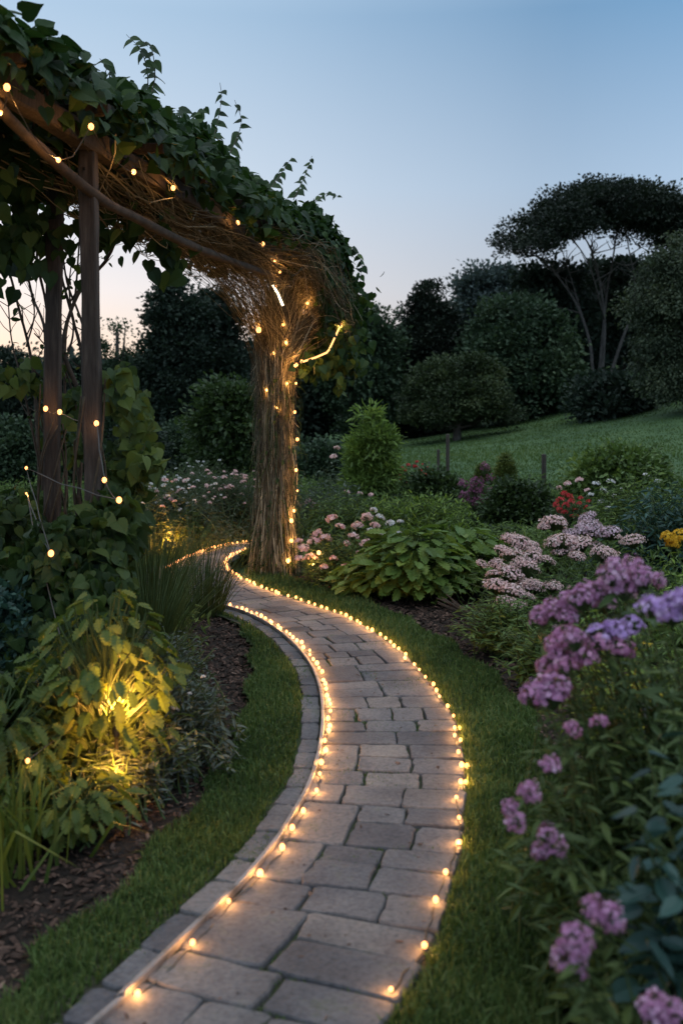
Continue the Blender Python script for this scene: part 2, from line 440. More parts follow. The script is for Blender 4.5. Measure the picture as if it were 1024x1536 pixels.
def pmap(u, s):
    """path coordinates: u = 0 at the left light strip, 1 at the right edge; s = metres along the path"""
    u = np.asarray(u, float); s = np.asarray(s, float)
    l = np.stack([np.interp(s, S_MID, LE[:, k]) for k in range(2)], -1); r = np.stack([np.interp(s, S_MID, RE[:, k]) for k in range(2)], -1)
    return l + (r - l) * u[..., None]
EDGE_U = -.165                                   # outer side of the narrow kerb stones left of the strip
def in_path(P, m=0.0):
    """distance test against the path, True where P lies on it (grown by m metres)"""
    P = np.asarray(P, float)[..., :2]
    out = np.zeros(len(P), bool)
    for k in range(0, len(P), 4000):
        q = P[k:k + 4000]
        d = q[:, None] - mid[None]; i = np.argmin((d ** 2).sum(-1), 1)
        w = np.linalg.norm(LE - RE, axis=1)[i]
        o_ = (d[np.arange(len(q)), i] * Nn[i]).sum(-1)
        dd = np.sqrt((d ** 2).sum(-1).min(1))
        out[k:k + 4000] = (o_ < w / 2 + .115 + m) & (o_ > -w / 2 - m) & (dd < w / 2 + .2 + m)
    return out

# ground: one sheet out to the horizon, meadow lawn rising to the right
g = Geo()
xs = np.r_[-900, -400, -180, np.linspace(-90, 90, 91), 180, 400, 900]; ys = np.r_[-300, -100, -40, np.linspace(-12, 100, 85), 180, 400, 1500]
XX, YY = np.meshgrid(xs, ys); ZZ = terr(XX, YY) + .06 * fbm(np.stack([XX, YY], -1), .15, 3) * np.clip((YY - 20) / 20, 0, 1) - .02 - .13 * np.clip((19.5 - YY) / 3, 0, 1)
nx = len(xs); idx = (np.arange(len(ys) - 1)[:, None] * nx + np.arange(nx - 1)[None])
g.add(np.stack([XX, YY, ZZ], -1).reshape(-1, 3), np.stack([idx, idx + 1, idx + nx + 1, idx + nx], -1).reshape(-1, 4))
tag(g.build('ground', M['lawn'], smooth=True), kind='structure')

def sheet(name, xs, ys, zf, keep, mat, kind='structure'):
    XX, YY = np.meshgrid(xs, ys); nx = len(xs)
    idx = (np.arange(len(ys) - 1)[:, None] * nx + np.arange(nx - 1)[None]).ravel()
    c = np.stack([(XX[:-1, :-1] + XX[1:, 1:]).ravel() / 2, (YY[:-1, :-1] + YY[1:, 1:]).ravel() / 2], -1)
    idx = idx[keep(c)]
    used = np.zeros(XX.size, bool)
    fq = np.stack([idx, idx + 1, idx + nx + 1, idx + nx], -1); used[fq.ravel()] = True
    re = np.cumsum(used) - 1
    V = np.stack([XX, YY, zf(XX, YY)], -1).reshape(-1, 3)[used]
    g = Geo(); g.add(V, re[fq]); return tag(g.build(name, mat, smooth=True), kind=kind)

# verge outlines (world metres)
lv_out = path_pts([(-260,1640),(-40,1500),(70,1405),(168,1330),(262,1225),(318,1160),(352,1090),(372,1030),(377,985),(370,950),(350,925),(318,905),(280,893)])
LV_OUT = catmull(np.vstack([[(-3.4,-1.6),(-2.9,.3),(-2.1,1.8)], lv_out[1:], [(-1.85,9.0),(-2.25,9.7),(-2.25,10.3),(-2.0,11.2),(-1.7,12.4),(-1.0,13.0),(1.5,13.7)]]), 300)
rv_out = path_pts([(850,1560),(872,1450),(884,1330),(872,1260),(852,1180),(818,1100),(790,1055),(742,1008),(684,966),(622,931),(562,903),(500,882),(448,868)])
RV_OUT = catmull(np.vstack([[(-1.2,-1.9),(-.2,.1),(.35,1.5)], rv_out, [(-.70,10.35),(-.86,10.75),(-.80,11.3),(-.5,11.8),(1.6,12.1)]]), 300)
def sided(P, C):
    """signed offset from polyline C (left of travel positive)"""
    P = np.asarray(P, float)[..., :2]; T_ = norm(np.gradient(C, axis=0)); N_ = np.stack([-T_[:, 1], T_[:, 0]], 1); out = np.zeros(len(P))
    for k in range(0, len(P), 4000):
        q = P[k:k + 4000]; d = q[:, None] - C[None]; i = np.argmin((d ** 2).sum(-1), 1); out[k:k + 4000] = (d[np.arange(len(q)), i] * N_[i]).sum(-1)
    return out
def on_verge(P):
    P = np.asarray(P, float)
    path = in_path(P, 0.0)
    return (~path) & (sided(P, LV_OUT) < .03 * np.sin(P[:, 1] * 9)) & (sided(P, RV_OUT) > .03 * np.sin(P[:, 1] * 8)) & (P[:, 1] < 13.6) & (P[:, 0] < 1.5)

bedz = lambda X, Y: .030 * fbm(np.stack([X, Y], -1), 1.3, 1) + .018 * fbm(np.stack([X, Y], -1), 9, 2) - .012
def bed_keep(c):
    return (~in_path(c, .03)) & ~on_verge(c) & (c[:, 1] < 17.2 + .5 * np.sin(c[:, 0] * .7)) & (np.abs(c[:, 0]) < 11)
sheet('garden_soil', np.linspace(-11, 11, 260), np.linspace(-2, 18, 250), lambda X, Y: bedz(X, Y) + .0, bed_keep, M['soil'])
sheet('grass_verge', np.linspace(-3.6, 1.6, 150), np.linspace(-1.8, 13.8, 420), lambda X, Y: .012 + .012 * fbm(np.stack([X, Y], -1), 3, 7), lambda c: on_verge(c) | (in_path(c, .05) & ~in_path(c, -.06)), M['verge'])

# path bed + stones, one structure
g = Geo()
ss = np.linspace(0, S_TOT, 220); uu = np.linspace(-.26, 1.02, 9)
UU, SS = np.meshgrid(uu, ss); P2 = pmap(UU, SS)
V = np.concatenate([P2, (.016 + .006 * fbm(np.stack([UU * 5, SS * 5], -1), 1, 5))[..., None]], -1)
idx = (np.arange(len(ss) - 1)[:, None] * len(uu) + np.arange(len(uu) - 1)[None])
g.add(V.reshape(-1, 3), np.stack([idx, idx + len(uu), idx + len(uu) + 1, idx + 1], -1).reshape(-1, 4), .5, 1)
def stone(g, u0, u1, s0, s1, top, jm, r):
    """one paving stone: worn rounded outline, chamfer, slightly dished top"""
    w = np.linalg.norm(pmap(np.array(.0), np.array((s0 + s1) / 2)) - pmap(np.array(1.0), np.array((s0 + s1) / 2)))
    gu, gs = jm / w, jm
    a0, a1, b0, b1 = u0 + gu, u1 - gu, s0 + gs, s1 - gs
    cu, cs = .030 / w, .030
    q = []
    n = 5
    j = lambda k: r.normal(0, k)
    sk = [j(.004) for _ in range(8)]
    cor = [(a0, b0), (a1, b0), (a1, b1), (a0, b1)]
    cor = [(c_[0] + sk[2 * k] / w, c_[1] + sk[2 * k + 1]) for k, c_ in enumerate(cor)]
    for k in range(4):
        p, q2 = np.array(cor[k]), np.array(cor[(k + 1) % 4])
        L = math.hypot((q2[0] - p[0]) * w, q2[1] - p[1]); e = min(.012 / max(L, .03), .3)
        for t in np.linspace(e, 1 - e, n):
            jj = .0034
            q.append(p + (q2 - p) * t + np.array([j(jj) / w, j(jj)]))
    q = np.array(q); c_ = q.mean(0)
    tint = float(np.clip(r.normal(.5, .24), 0, 1))
    tz = top + r.normal(0, .002); tx, ty = r.normal(0, .0035), r.normal(0, .0035)
    rings = []
    for sc_, dz in ((1.0, -.05), (1.0, -.014), (.985, -.005), (.95, 0.0), (.6, .0005), (.25, 0.0)):
        e = c_ + (q - c_) * sc_
        xy = pmap(e[:, 0], e[:, 1])
        z = tz + dz + tx * (e[:, 0] - c_[0]) * w * 2 + ty * (e[:, 1] - c_[1]) * 2
        rings.append(np.concatenate([xy, z[:, None]], 1))
    nq = len(q); V = np.vstack(rings + [np.r_[pmap(c_[0], c_[1]), tz][None]])
    fq = np.array([[k * nq + i, k * nq + (i + 1) % nq, (k + 1) * nq + (i + 1) % nq, (k + 1) * nq + i] for k in range(5) for i in range(nq)])
    ft = np.array([[5 * nq + i, 5 * nq + (i + 1) % nq, 6 * nq] for i in range(nq)])
    g.add(V, [fq[:, ::-1], ft[:, ::-1]], tint, 0)
pr = np.random.default_rng(21)
def cuts(n, shift):
    """joint positions across a course, kept off the joints of the course before"""
    for k in range(60):
        w = pr.uniform(.75, 1.3, n); c_ = np.r_[0, np.cumsum(w) / w.sum()]
        if shift is None or np.min(np.abs(c_[1:-1, None] - np.asarray(shift)[None])) > .06: break
    return c_
s = 0.0; prev = None
while s < S_TOT - .2:
    h = pr.uniform(.165, .225)
    n = int(pr.choice([2, 3, 3, 3, 4])); c_ = cuts(n, prev)
    if pr.random() < .34:                       # a double course: one tall stone beside two thin courses
        h2 = pr.uniform(.13, .18); tall = int(pr.integers(n))
        c2 = c_.copy()
        stone(g, c_[tall], c_[tall + 1], s, s + h + h2, .034, .0042, pr)
        for k in range(n):
            if k != tall: stone(g, c_[k], c_[k + 1], s, s + h, .034, .0042, pr)
        k = 0
        for lo, hi in ((0, tall), (tall + 1, n)):
            if hi > lo:
                a_, b_ = c_[lo], c_[hi]; m_ = hi - lo if b_ - a_ > .5 else 1
                q = np.linspace(a_, b_, m_ + 1); q[1:-1] += pr.normal(0, .04, m_ - 1)
                for i in range(m_): stone(g, q[i], q[i + 1], s + h, s + h + h2, .034, .0042, pr)
        s += h + h2
    else:
        for k in range(n): stone(g, c_[k], c_[k + 1], s, s + h, .034, .0036, pr)
        s += h
    prev = c_[1:-1]
s = 0.0
while s < S_TOT - .2:
    h = pr.uniform(.17, .27)
    stone(g, EDGE_U, -.010, s, s + h, .030, .006, pr)
    s += h
tag(g.build('path', [M['stone'], M['joint']], smooth=False), kind='structure')

# grass blades on the verges, one mass nobody could count
def blades(g, P, H, lean=.45, w=.0035, tint=None, mat=0, r=rng, droop=.35):
    n = len(P); az = r.uniform(0, 2 * np.pi, n); d = np.stack([np.cos(az), np.sin(az), np.zeros(n)], 1)
    side = np.stack([-np.sin(az), np.cos(az), np.zeros(n)], 1)
    az2 = r.uniform(0, 2 * np.pi, n); side = np.stack([np.cos(az2), np.sin(az2), np.zeros(n)], 1)
    H = np.broadcast_to(H, (n,)); le = np.abs(r.normal(0, lean, n)); up = np.array([0, 0, 1.0])
    w = np.broadcast_to(w, (n,))
    c1 = P + up * (H * .55)[:, None] + d * (H * .35 * le)[:, None]
    c2 = P + up * (H * (1 - droop * le))[:, None] + d * (H * le * 1.1)[:, None]
    V = np.stack([P - side * w[:, None], P + side * w[:, None], c1 + side * w[:, None] * .8, c1 - side * w[:, None] * .8, c2], 1).reshape(-1, 3)
    b = np.arange(n)[:, None] * 5
    tt = r.normal(.45, .22, n) if tint is None else tint
    g.add(V, [b + np.array([[0, 1, 2, 3]]), b + np.array([[3, 2, 4]])], np.repeat(np.clip(tt, 0, 1), 5), mat)
g = Geo()
for (y0, y1, dens, hh, ww) in ((1.6, 4.2, 15000, .042, .0028), (4.2, 7.0, 9500, .044, .0038), (7.0, 13.6, 4800, .046, .0055)):
    A = (1.5 + 3.0) * (y1 - y0); n = int(A * dens)
    P = np.stack([rng.uniform(-3.0, 1.5, n), rng.uniform(y0, y1, n)], 1)
    vis = np.abs(P[:, 0]) < P[:, 1] * .36 + .12
    P = P[vis]; P = P[on_verge(P)]
    n = len(P); cl = fbm(P, 2.2, 4); 
    P3 = np.concatenate([P, np.full((n, 1), .012)], 1)
    blades(g, P3, hh * rng.uniform(.55, 1.35, n) * (1 + .25 * cl), .5, ww * rng.uniform(.7, 1.2, n), np.clip(.42 + .30 * cl + .12 * fbm(P, 9, 14) + rng.normal(0, .24, n), 0, 1))
# moss and grass in the joints
n = 60000
uj = rng.uniform(-.2, 1.03, n); sj = rng.uniform(S_TOT * .15, S_TOT * .62, n); P = pmap(uj, sj); 
keepj = fbm(P, 4, 12) > .16
P = P[keepj]; P3 = np.concatenate([P, np.full((len(P), 1), .012)], 1)
blades(g, P3, .026 * rng.uniform(.6, 1.3, len(P)), .8, .0022, rng.uniform(.2, .7, len(P)))
tag(g.build('grass', M['grass']), kind='stuff')

# bark mulch on the bare strips of soil
g = Geo()
n = 90000
P = np.stack([rng.uniform(-2.6, 3.4, n), rng.uniform(1.5, 10.5, n)], 1)
dl, dr = sided(P, LV_OUT), sided(P, RV_OUT)
kp = (((dl > 0.0) & (dl < .8)) | ((dr < 0.0) & (dr > -.9))) & ~in_path(P, .05) & (np.abs(P[:, 0]) < P[:, 1] * .37 + .2)
P = P[kp]; n = len(P)
P3 = np.concatenate([P, (bedz(P[:, 0], P[:, 1]) + rng.uniform(.0, .016, n))[:, None]], 1)
az = rng.uniform(0, 6.28, n); D = np.stack([np.cos(az), np.sin(az), rng.normal(0, .35, n)], 1)
CH = (np.array([[-.22, 0, 0], [.22, 0, 0], [.26, .8, .05], [.05, 1, .02], [-.2, .85, 0], [-.1, .4, .16]]), np.array([[0, 1, 5], [1, 2, 5], [2, 3, 5], [3, 4, 5], [4, 0, 5]]))
scatter(g, CH, P3, D, rdir(n, 1.5), rng.uniform(.012, .042, n), np.clip(rng.normal(.4, .25, n), 0, 1))
tag(g.build('bark_mulch', M['chip']), kind='stuff')

# rough grass of the meadow lawn, coarse enough to break up its surface
g = Geo(); n = 90000
Yq = 17.2 * (52 / 17.2) ** rng.random(n); P = np.stack([rng.uniform(-.40, .40, n) * Yq, Yq], 1)
P = P[(P[:, 0] > -.36 * P[:, 1])]; n = len(P); cl = fbm(P, .22, 61) + .6 * fbm(P, 1.1, 62)
P3 = np.concatenate([P, (terr(P[:, 0], P[:, 1]) + .06 * fbm(P, .15, 3) * np.clip((P[:, 1] - 20) / 20, 0, 1) - .03)[:, None]], 1)
blades(g, P3, (.07 + .03 * cl) * rng.uniform(.6, 1.5, n), .6, .00055 * P[:, 1] * rng.uniform(.6, 1.3, n), np.clip(.36 + .20 * cl + rng.normal(0, .16, n), 0, 1))
tag(g.build('meadow_grass', M['grass']), kind='stuff')
# a few fallen leaves and crumbs of bark on the paving
g = Geo(); n = 150; P = pmap(rng.uniform(.02, .98, n), rng.uniform(S_TOT * .17, S_TOT * .6, n))
scatter(g, LEAF, np.concatenate([P, np.full((n, 1), .0375)], 1), rdir(n) * np.array([1, 1, .1]), np.array([0, 0, 1.0]) + rng.normal(0, .25, (n, 3)), rng.uniform(.008, .03, n), rng.uniform(.2, 1, n))
tag(g.build('leaf_litter', M['chip']), kind='stuff')
# ------------------------------------------------------------------ trees
def cluster_leaves(g, C, n_per, cr, size, r, tpl=QUAD, up=.35, out=None, tint=None, flat=.65, droop=0.0, sv=.35, mat=0):
    """tufts of leaves round every centre C"""
    n = len(C)
    k = np.repeat(np.arange(n), n_per)
    off = np.clip(r.normal(size=(len(k), 3)), -1.7, 1.7) * np.array([1, 1, flat]); off *= (np.broadcast_to(cr, (n,))[k] / 1.6)[:, None]
    P = C[k] + off
    D = norm(off) * .8 + r.normal(size=(len(k), 3)) * .7
    if out is not None: D += out[k] * .8
    D[:, 2] -= droop
    N = r.normal(size=(len(k), 3)) * .8; N[:, 2] += up * 3
    ct = .47 + .30 * fbm(C, .55 / float(np.mean(cr)), 77) + r.normal(0, .13, n) if tint is None else tint
    scatter(g, tpl, P, D, N, size * r.uniform(1 - sv, 1 + sv, len(k)), np.clip(ct[k] + r.normal(0, .14, len(k)), 0, 1), mat)
def lobe_points(lobes, n, r, inner=.25, low=-.9, rough=.10):
    L = np.array(lobes, float); a = (L[:, 3] * L[:, 5] + L[:, 3] * L[:, 4]); k = r.choice(len(L), n, p=a / a.sum())
    d = norm(r.normal(size=(n, 3)))
    d[:, 2] = np.where(d[:, 2] < low, -d[:, 2], d[:, 2])
    f = np.where(r.random(n) < inner, r.uniform(.25, .85, n), 1 - np.abs(r.normal(0, rough, n)) + r.normal(0, rough * .5, n))
    P = L[k, :3] + d * L[k, 3:6] * f[:, None]
    return P, d
def make_tree(name, label, base, lobes, mats, trunk_r, ncl=220, per=45, leaf=.42, cr=.75, seed=1, group=None, cat='tree', cull=.0, tpl=QUAD, trunks=None, droop=0.0, low=-.7, inner=.25, flat=.65, limb=True, up=.35, rough=.10):
    """tree: trunk with limbs to every lobe, crown of leaf tufts; lobes are relative to the base"""
    r = np.random.default_rng(seed)
    t = thing(name, label, cat, base, group)
    P, d = lobe_points(lobes, ncl, r, inner, low, rough)
    if cull: 
        k = fbm(P, 1.0 / (cr * 1.6), seed) > -1 + cull * 1.6
        P, d = P[k], d[k]
    g = Geo(); cluster_leaves(g, P, per, cr * r.uniform(.6, 1.35, len(P)), leaf, r, tpl, up, d, flat=flat, droop=droop)
    g.build('crown', mats[0], t)
    g = Geo()
    L = np.array(lobes)
    if trunks is None:
        top = L[:, 2].max(); c = L[:, :3].mean(0)
        tr = np.array([[0, 0, -.3], [c[0] * .15, c[1] * .1, top * .3], [c[0] * .5, c[1] * .4, top * .65], [c[0] * .8, c[1] * .8, top]])
        tube(g, catmull(tr, 14), trunk_r * 1.15, trunk_r * .25, 8, wob=.06)
        if limb:
            for q in L[::3]:
                s0 = np.array([c[0] * .3, c[1] * .2, max(.3, q[2] * .45)])
                m_ = (s0 + q[:3]) / 2 + np.array([0, 0, -.1 * q[2]])
                tube(g, catmull(np.array([s0, m_, q[:3]]), 8), trunk_r * .5, trunk_r * .1, 5, wob=.06)
    else:
        for pl, r0, r1 in trunks: tube(g, catmull(np.array(pl, float), 18), r0, r1, 7, wob=.05)
    g.build('trunk', mats[1], t, smooth=True)
    return t
def dome_lobes(w, h, z0=.0, n=9, seed=0, depth=None, shape='dome'):
    """a set of overlapping lobes that fill a crown w wide and h tall whose foot is at z0"""
    r = np.random.default_rng(seed); out = []; depth = depth or w * .8
    for k in range(n):
        v = (k + .5) / n                                   # height in the crown
        if shape == 'dome': ww = math.sqrt(max(.05, 1 - (v * .97) ** 2.2))
        elif shape == 'cone': ww = 1.0 - .72 * v ** 1.7
        elif shape == 'oval': ww = math.sqrt(max(.10, 1 - (2 * v - .85) ** 2 * .78))
        else: ww = .9
        R_ = w * .5 * ww
        for s_ in range(3):
            rr = R_ * r.uniform(.34, .50); a = k * 2.4 + s_ * 2.09 + r.normal(0, .3); q = max(0, R_ - rr) * r.uniform(.82, 1.06)
            if s_ == 0: a = (k % 2) * math.pi + r.normal(0, .3)
            rz = min(h * .20, rr * r.uniform(.6, .85)); zc = z0 + min(max((v + r.normal(0, .03)) * h, rz * .8), h - rz * .9)
            out.append((q * math.cos(a), q * math.sin(a) * depth / w, zc, rr, rr * depth / w, rz))
    out.append((0, 0, z0 + h * .45, w * .32, depth * .28, h * .40))
    return out
def px_tree(name, label, pxc, pyt, pyb, pw, Y, shape='dome', foot=.1, n=9, seed=1, mats=None, base_z=None, **kw):
    kw.setdefault('rough', .15); kw['leaf'] *= .58; kw['per'] = int(kw['per'] * 1.9); kw['ncl'] = int(kw['ncl'] * 1.15); kw['cr'] *= .85
    X = (pxc - 512) / F * Y; zt = EYE - (pyt - 620) / F * Y; w = pw / F * Y
    zb = float(terr(X, Y)) if base_z is None else base_z
    h = zt - zb
    lob = dome_lobes(w, h * (1 - foot), h * foot, n, seed, None, shape)
    return make_tree(name, label, (X, Y, zb), lob, mats, kw.pop('trunk_r', .05 * h ** .8 + .04), seed=seed, **kw)

F_HAZE = foliage('leaf_hazy_far', (.044, .060, .056), .35, .15, .7, 1.0)  # distance haze put into the leaf colour: paler, bluer, less contrast
F_DARK = foliage('leaf_dark_far', (.0150, .0250, .0165), .42, .15, .7, 1.1)
F_MID = foliage('leaf_mid_far', (.025, .044, .022), .45, .2, .65, 1.2)
F_OLIVE = foliage('leaf_olive', (.026, .040, .016), .55, .2, .65, 1.25)
F_PINE = foliage('leaf_pine', (.010, .016, .010), .5, .15, .65, 1.15)
F_PALE = foliage('leaf_pale', (.034, .048, .027), .55, .25, .6, 1.2)
FAR = 'trees beyond the garden'
BK = M['bark']

# the tall flat-topped tree on the right: several pale stems under a wide thin canopy
Y = 58.0; bx, bz = (895 - 512) / F * Y, float(terr((895 - 512) / F * 58, 58))
def rel(px, py, dy=0.0):
    p = at(px, py, Y + dy); return (p[0] - bx * (Y + dy) / Y * 1.0, dy, p[2] - bz)
umb = []
for (px, py, rw, rh) in [(775,372,30,17),(800,350,38,19),(835,330,45,22),(872,308,48,24),(912,298,48,22),(950,306,48,24),(985,322,42,24),(1020,332,40,26),(1055,345,36,26),(845,348,38,14),(890,330,50,18),(940,335,50,18),(985,352,42,18),(1035,365,40,18)]:
    for dy in (-2.6, 0, 2.6):
        q = rel(px + (8 if dy else 0), py + abs(dy) * 3, dy); umb.append((q[0], dy, q[2] + .25, rw / F * Y, 2.2, rh * .8 / F * Y))
stems = [([rel(893,615),rel(888,560),rel(884,515),rel(868,465),rel(846,428),rel(818,395),rel(790,378),rel(768,372)], .34, .05),
 ([rel(900,615),rel(903,550),rel(906,490),rel(900,430),rel(886,375),rel(862,335)], .34, .06),
 ([rel(898,600,.5),rel(908,520,1),rel(918,440,1.4),rel(930,380,1.6),rel(940,320,2)], .32, .06),
 ([rel(902,600,-.5),rel(915,545,-.8),rel(935,485,-1),rel(962,425,-1.2),rel(990,350,-1.5)], .34, .06),
 ([rel(884,515),rel(872,450,1),rel(860,400,1.5),rel(846,350,2)], .16, .04), ([rel(906,480),rel(880,420,-1.5),rel(866,390,-2),rel(836,350,-2.4)], .15, .04),
 ([rel(918,440,1.4),rel(900,390,2),rel(905,330,2.4)], .15, .04), ([rel(935,485,-1),rel(938,430,-2),rel(925,370,-2.4),rel(915,320,-2.6)], .16, .04), ([rel(962,425),rel(1000,385,-.5),rel(1035,365,-1)], .15, .04),
 ([rel(846,428),rel(812,372,.6),rel(800,358,1)], .10, .03), ([rel(818,395),rel(800,384,-.8),rel(780,386,-1)], .08, .03)]
rt = np.random.default_rng(3); twigs_ = []
for p_, a_, b_ in stems:                     # fine branches that fan out from the stems into the canopy
    C_ = catmull(np.array(p_, float), 12)
    for q in range(9):
        i_ = rt.integers(6, 12) if len(p_) > 4 else rt.integers(3, 12); e_ = C_[i_] + np.array([rt.normal(0, .9) - .12 * C_[i_][0], rt.normal(0, .8), rt.uniform(.3, 1.1)])
        twigs_.append(([C_[i_], (C_[i_] + e_) / 2 + rt.normal(0, .15, 3), e_], .04, .012))
make_tree('parasol_tree', 'tall flat-topped tree with several pale bare stems at the top of the lawn', (bx, Y, bz), umb, (F_PINE, M['bark_pale']), .3, 1300, 60, .19, .70, 4, FAR, trunks=[(p_, a_ * .34, b_ * .6) for p_, a_, b_ in stems] + twigs_, cull=.36, low=-.25, inner=.12, flat=.5)
# the others, each with its own crown
px_tree('dense_tree', 'huge dark round tree filling the space behind the pale bare stems', 940, 400, 612, 250, 66, 'dome', .04, 10, 5, (F_DARK, BK), ncl=420, per=45, leaf=.6, cr=1.1, group=FAR)
px_tree('dense_tree', 'dark tree at the right border, behind the flat canopy of the bare-stemmed tree', 1060, 335, 600, 150, 70, 'dome', .04, 8, 15, (F_DARK, BK), ncl=260, per=45, leaf=.6, cr=1.1, group=FAR)
px_tree('dense_tree', 'dark shoulder of foliage sloping down left of the pale bare stems', 822, 398, 628, 170, 62, 'dome', .02, 9, 6, (F_DARK, BK), ncl=330, per=45, leaf=.55, cr=1.0, group=FAR)
Xc = (645 - 512) / F * 55; zc0 = float(terr(Xc, 55)); Hc = EYE + (620 - 427) / F * 55 - zc0; Wc = 62 / F * 55
lobc = [(0.25 * math.sin(q * 2.1), .2 * math.cos(q * 1.7), Hc * (.08 + .80 * q / 9), Wc * (1.02 - .60 * (q / 9) ** 2.0), Wc * (1.0 - .60 * (q / 9) ** 2.0), Hc * (.12 if q < 9 else .115)) for q in range(10)]
make_tree('conical_tree', 'dark rounded cone tree standing clear against the sky in the middle of the tree line', (Xc, 55, zc0), lobc, (F_PINE, BK), .3, 900, 80, .19, .42, 7, FAR, rough=.05, inner=.1)
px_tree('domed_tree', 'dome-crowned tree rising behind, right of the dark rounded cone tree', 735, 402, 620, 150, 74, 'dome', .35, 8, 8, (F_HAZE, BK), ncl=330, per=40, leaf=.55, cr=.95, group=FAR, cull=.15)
px_tree('broad_tree', 'broad mid-green tree with a lighter top edge, below the dome-crowned tree', 775, 452, 650, 200, 52, 'dome', .02, 11, 9, (F_MID, BK), ncl=480, per=45, leaf=.42, cr=.8, group=FAR)
px_tree('olive_tree', 'low spreading olive-green tree at the foot of the tree line beside the lawn', 685, 536, 672, 180, 46, 'dome', .16, 9, 10, (F_OLIVE, BK), ncl=420, per=45, leaf=.26, cr=.55, group=FAR, flat=.4)
px_tree('weeping_tree', 'pale-leaved tree with hanging boughs cut by the right border of the photo', 1040, 350, 612, 200, 40, 'oval', .06, 11, 11, (F_PALE, BK), ncl=640, per=60, leaf=.22, cr=.6, group=FAR, droop=1.0, cull=.2)
px_tree('oak_tree', 'large dark two-topped tree seen under the arch, between the posts and the twig column', 262, 424, 655, 105, 45, 'oval', .08, 9, 12, (F_DARK, BK), ncl=330, per=42, leaf=.36, cr=.7, group=FAR, cull=.12)
px_tree('oak_tree', 'dark rounded tree merging with the right side of the two-topped tree', 325, 440, 655, 120, 46.5, 'oval', .08, 9, 13, (F_DARK, BK), ncl=340, per=42, leaf=.36, cr=.7, group=FAR, cull=.12)
px_tree('loose_tree', 'loose airy tree just right of the twig column, sky showing through its top', 545, 450, 655, 130, 52, 'oval', .05, 9, 14, (F_MID, BK), ncl=260, per=40, leaf=.38, cr=.75, group=FAR, cull=.22)
px_tree('dense_tree', 'dark tree standing behind the twig column', 440, 470, 655, 150, 54, 'dome', .02, 9, 16, (F_DARK, BK), ncl=300, per=45, leaf=.45, cr=.9, group=FAR)
px_tree('thin_tree', 'thin sparse tree with the sunset showing through, left of the two-topped tree', 176, 486, 650, 90, 47, 'oval', .1, 7, 17, (F_MID, BK), ncl=110, per=34, leaf=.30, cr=.6, group=FAR, cull=.3)
px_tree('dense_tree', 'low dark tree at the left border behind the climber-covered posts', 20, 525, 660, 130, 50, 'dome', .02, 8, 18, (F_DARK, BK), ncl=240, per=42, leaf=.42, cr=.85, group=FAR)
px_tree('dense_tree', 'low dark tree seen just left of the two timber posts', 110, 540, 660, 110, 52, 'dome', .02, 8, 19, (F_DARK, BK), ncl=220, per=42, leaf=.42, cr=.85, group=FAR)
px_tree('dense_tree', 'low dark tree below the thin sparse tree', 190, 548, 660, 120, 51, 'dome', .02, 8, 20, (F_DARK, BK), ncl=220, per=42, leaf=.42, cr=.85, group=FAR)
px_tree('dense_tree', 'dark tree filling the gap between the loose airy tree and the dark rounded cone', 600, 486, 660, 90, 57, 'dome', .02, 8, 22, (F_DARK, BK), ncl=220, per=42, leaf=.45, cr=.85, group=FAR)
# far-off wood that closes the view behind all of them: reads as one dark mass
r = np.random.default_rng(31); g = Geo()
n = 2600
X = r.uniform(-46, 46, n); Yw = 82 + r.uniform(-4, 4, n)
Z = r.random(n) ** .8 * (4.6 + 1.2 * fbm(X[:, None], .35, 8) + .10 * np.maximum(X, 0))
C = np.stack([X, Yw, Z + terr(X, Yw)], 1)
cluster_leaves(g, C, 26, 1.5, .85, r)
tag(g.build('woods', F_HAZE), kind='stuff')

# shrubs on and before the lawn
def shrub(name, label, pxc, pyt, pyb, pw, Y, mats, shape='dome', seed=1, group=None, cat='shrub', leaf=.08, cr=.2, ncl=160, per=50, foot=.0, base_z=None, stem_r=.02, **kw):
    X = (pxc - 512) / F * Y; zt = EYE - (pyt - 620) / F * Y; w = pw / F * Y; zb = float(terr(X, Y)) if base_z is None else base_z
    lob = dome_lobes(w, (zt - zb) * (1 - foot), (zt - zb) * foot, kw.pop('n', 6), seed, kw.pop('depth', None), shape)
    return make_tree(name, label, (X, Y, zb), lob, mats, stem_r, ncl, per, leaf, cr, seed, group, cat, **kw)
F_GREEN = foliage('leaf_green', (.062, .100, .026), .55, .3, .5, 1.2)
F_FRESH = foliage('leaf_fresh', (.090, .142, .030), .5, .3, .5, 1.2)
F_GOLD = foliage('leaf_gold_green', (.060, .080, .018), .5, .25, .6, 1.25)
F_GREY = foliage('leaf_grey_green', (.050, .066, .048), .5, .25, .6, 1.1)
F_BLUE = foliage('leaf_blue_green', (.022, .050, .040), .5, .25, .42, 1.0)
F_DEEP = foliage('leaf_deep', (.028, .047, .016), .55, .3, .45, 1.1)
SG = 'shrubs round the garden'
VS = M['vine_stem']
shrub('round_shrub', 'big rounded green shrub under the arch, left of the twig column', 345, 566, 700, 118, 22, (F_DEEP, BK), 'oval', 41, SG, leaf=.12, cr=.32, ncl=300, per=50)
shrub('clipped_shrub', 'small clipped ball shrub left of the big rounded green shrub', 265, 640, 690, 52, 25, (F_MID, BK), 'oval', 42, SG, leaf=.08, cr=.2, ncl=170, per=50)
shrub('bank_shrub', 'broad dark shrub at the foot of the pale bare stems, on the lawn', 915, 572, 638, 120, 44, (F_DARK, BK), 'dome', 43, SG, leaf=.25, cr=.6, ncl=200, per=45)
shrub('bank_shrub', 'low dark shrub on the upper lawn edge under the pale hanging boughs', 1010, 580, 628, 110, 46, (F_DARK, BK), 'dome', 44, SG, leaf=.25, cr=.6, ncl=160, per=45)
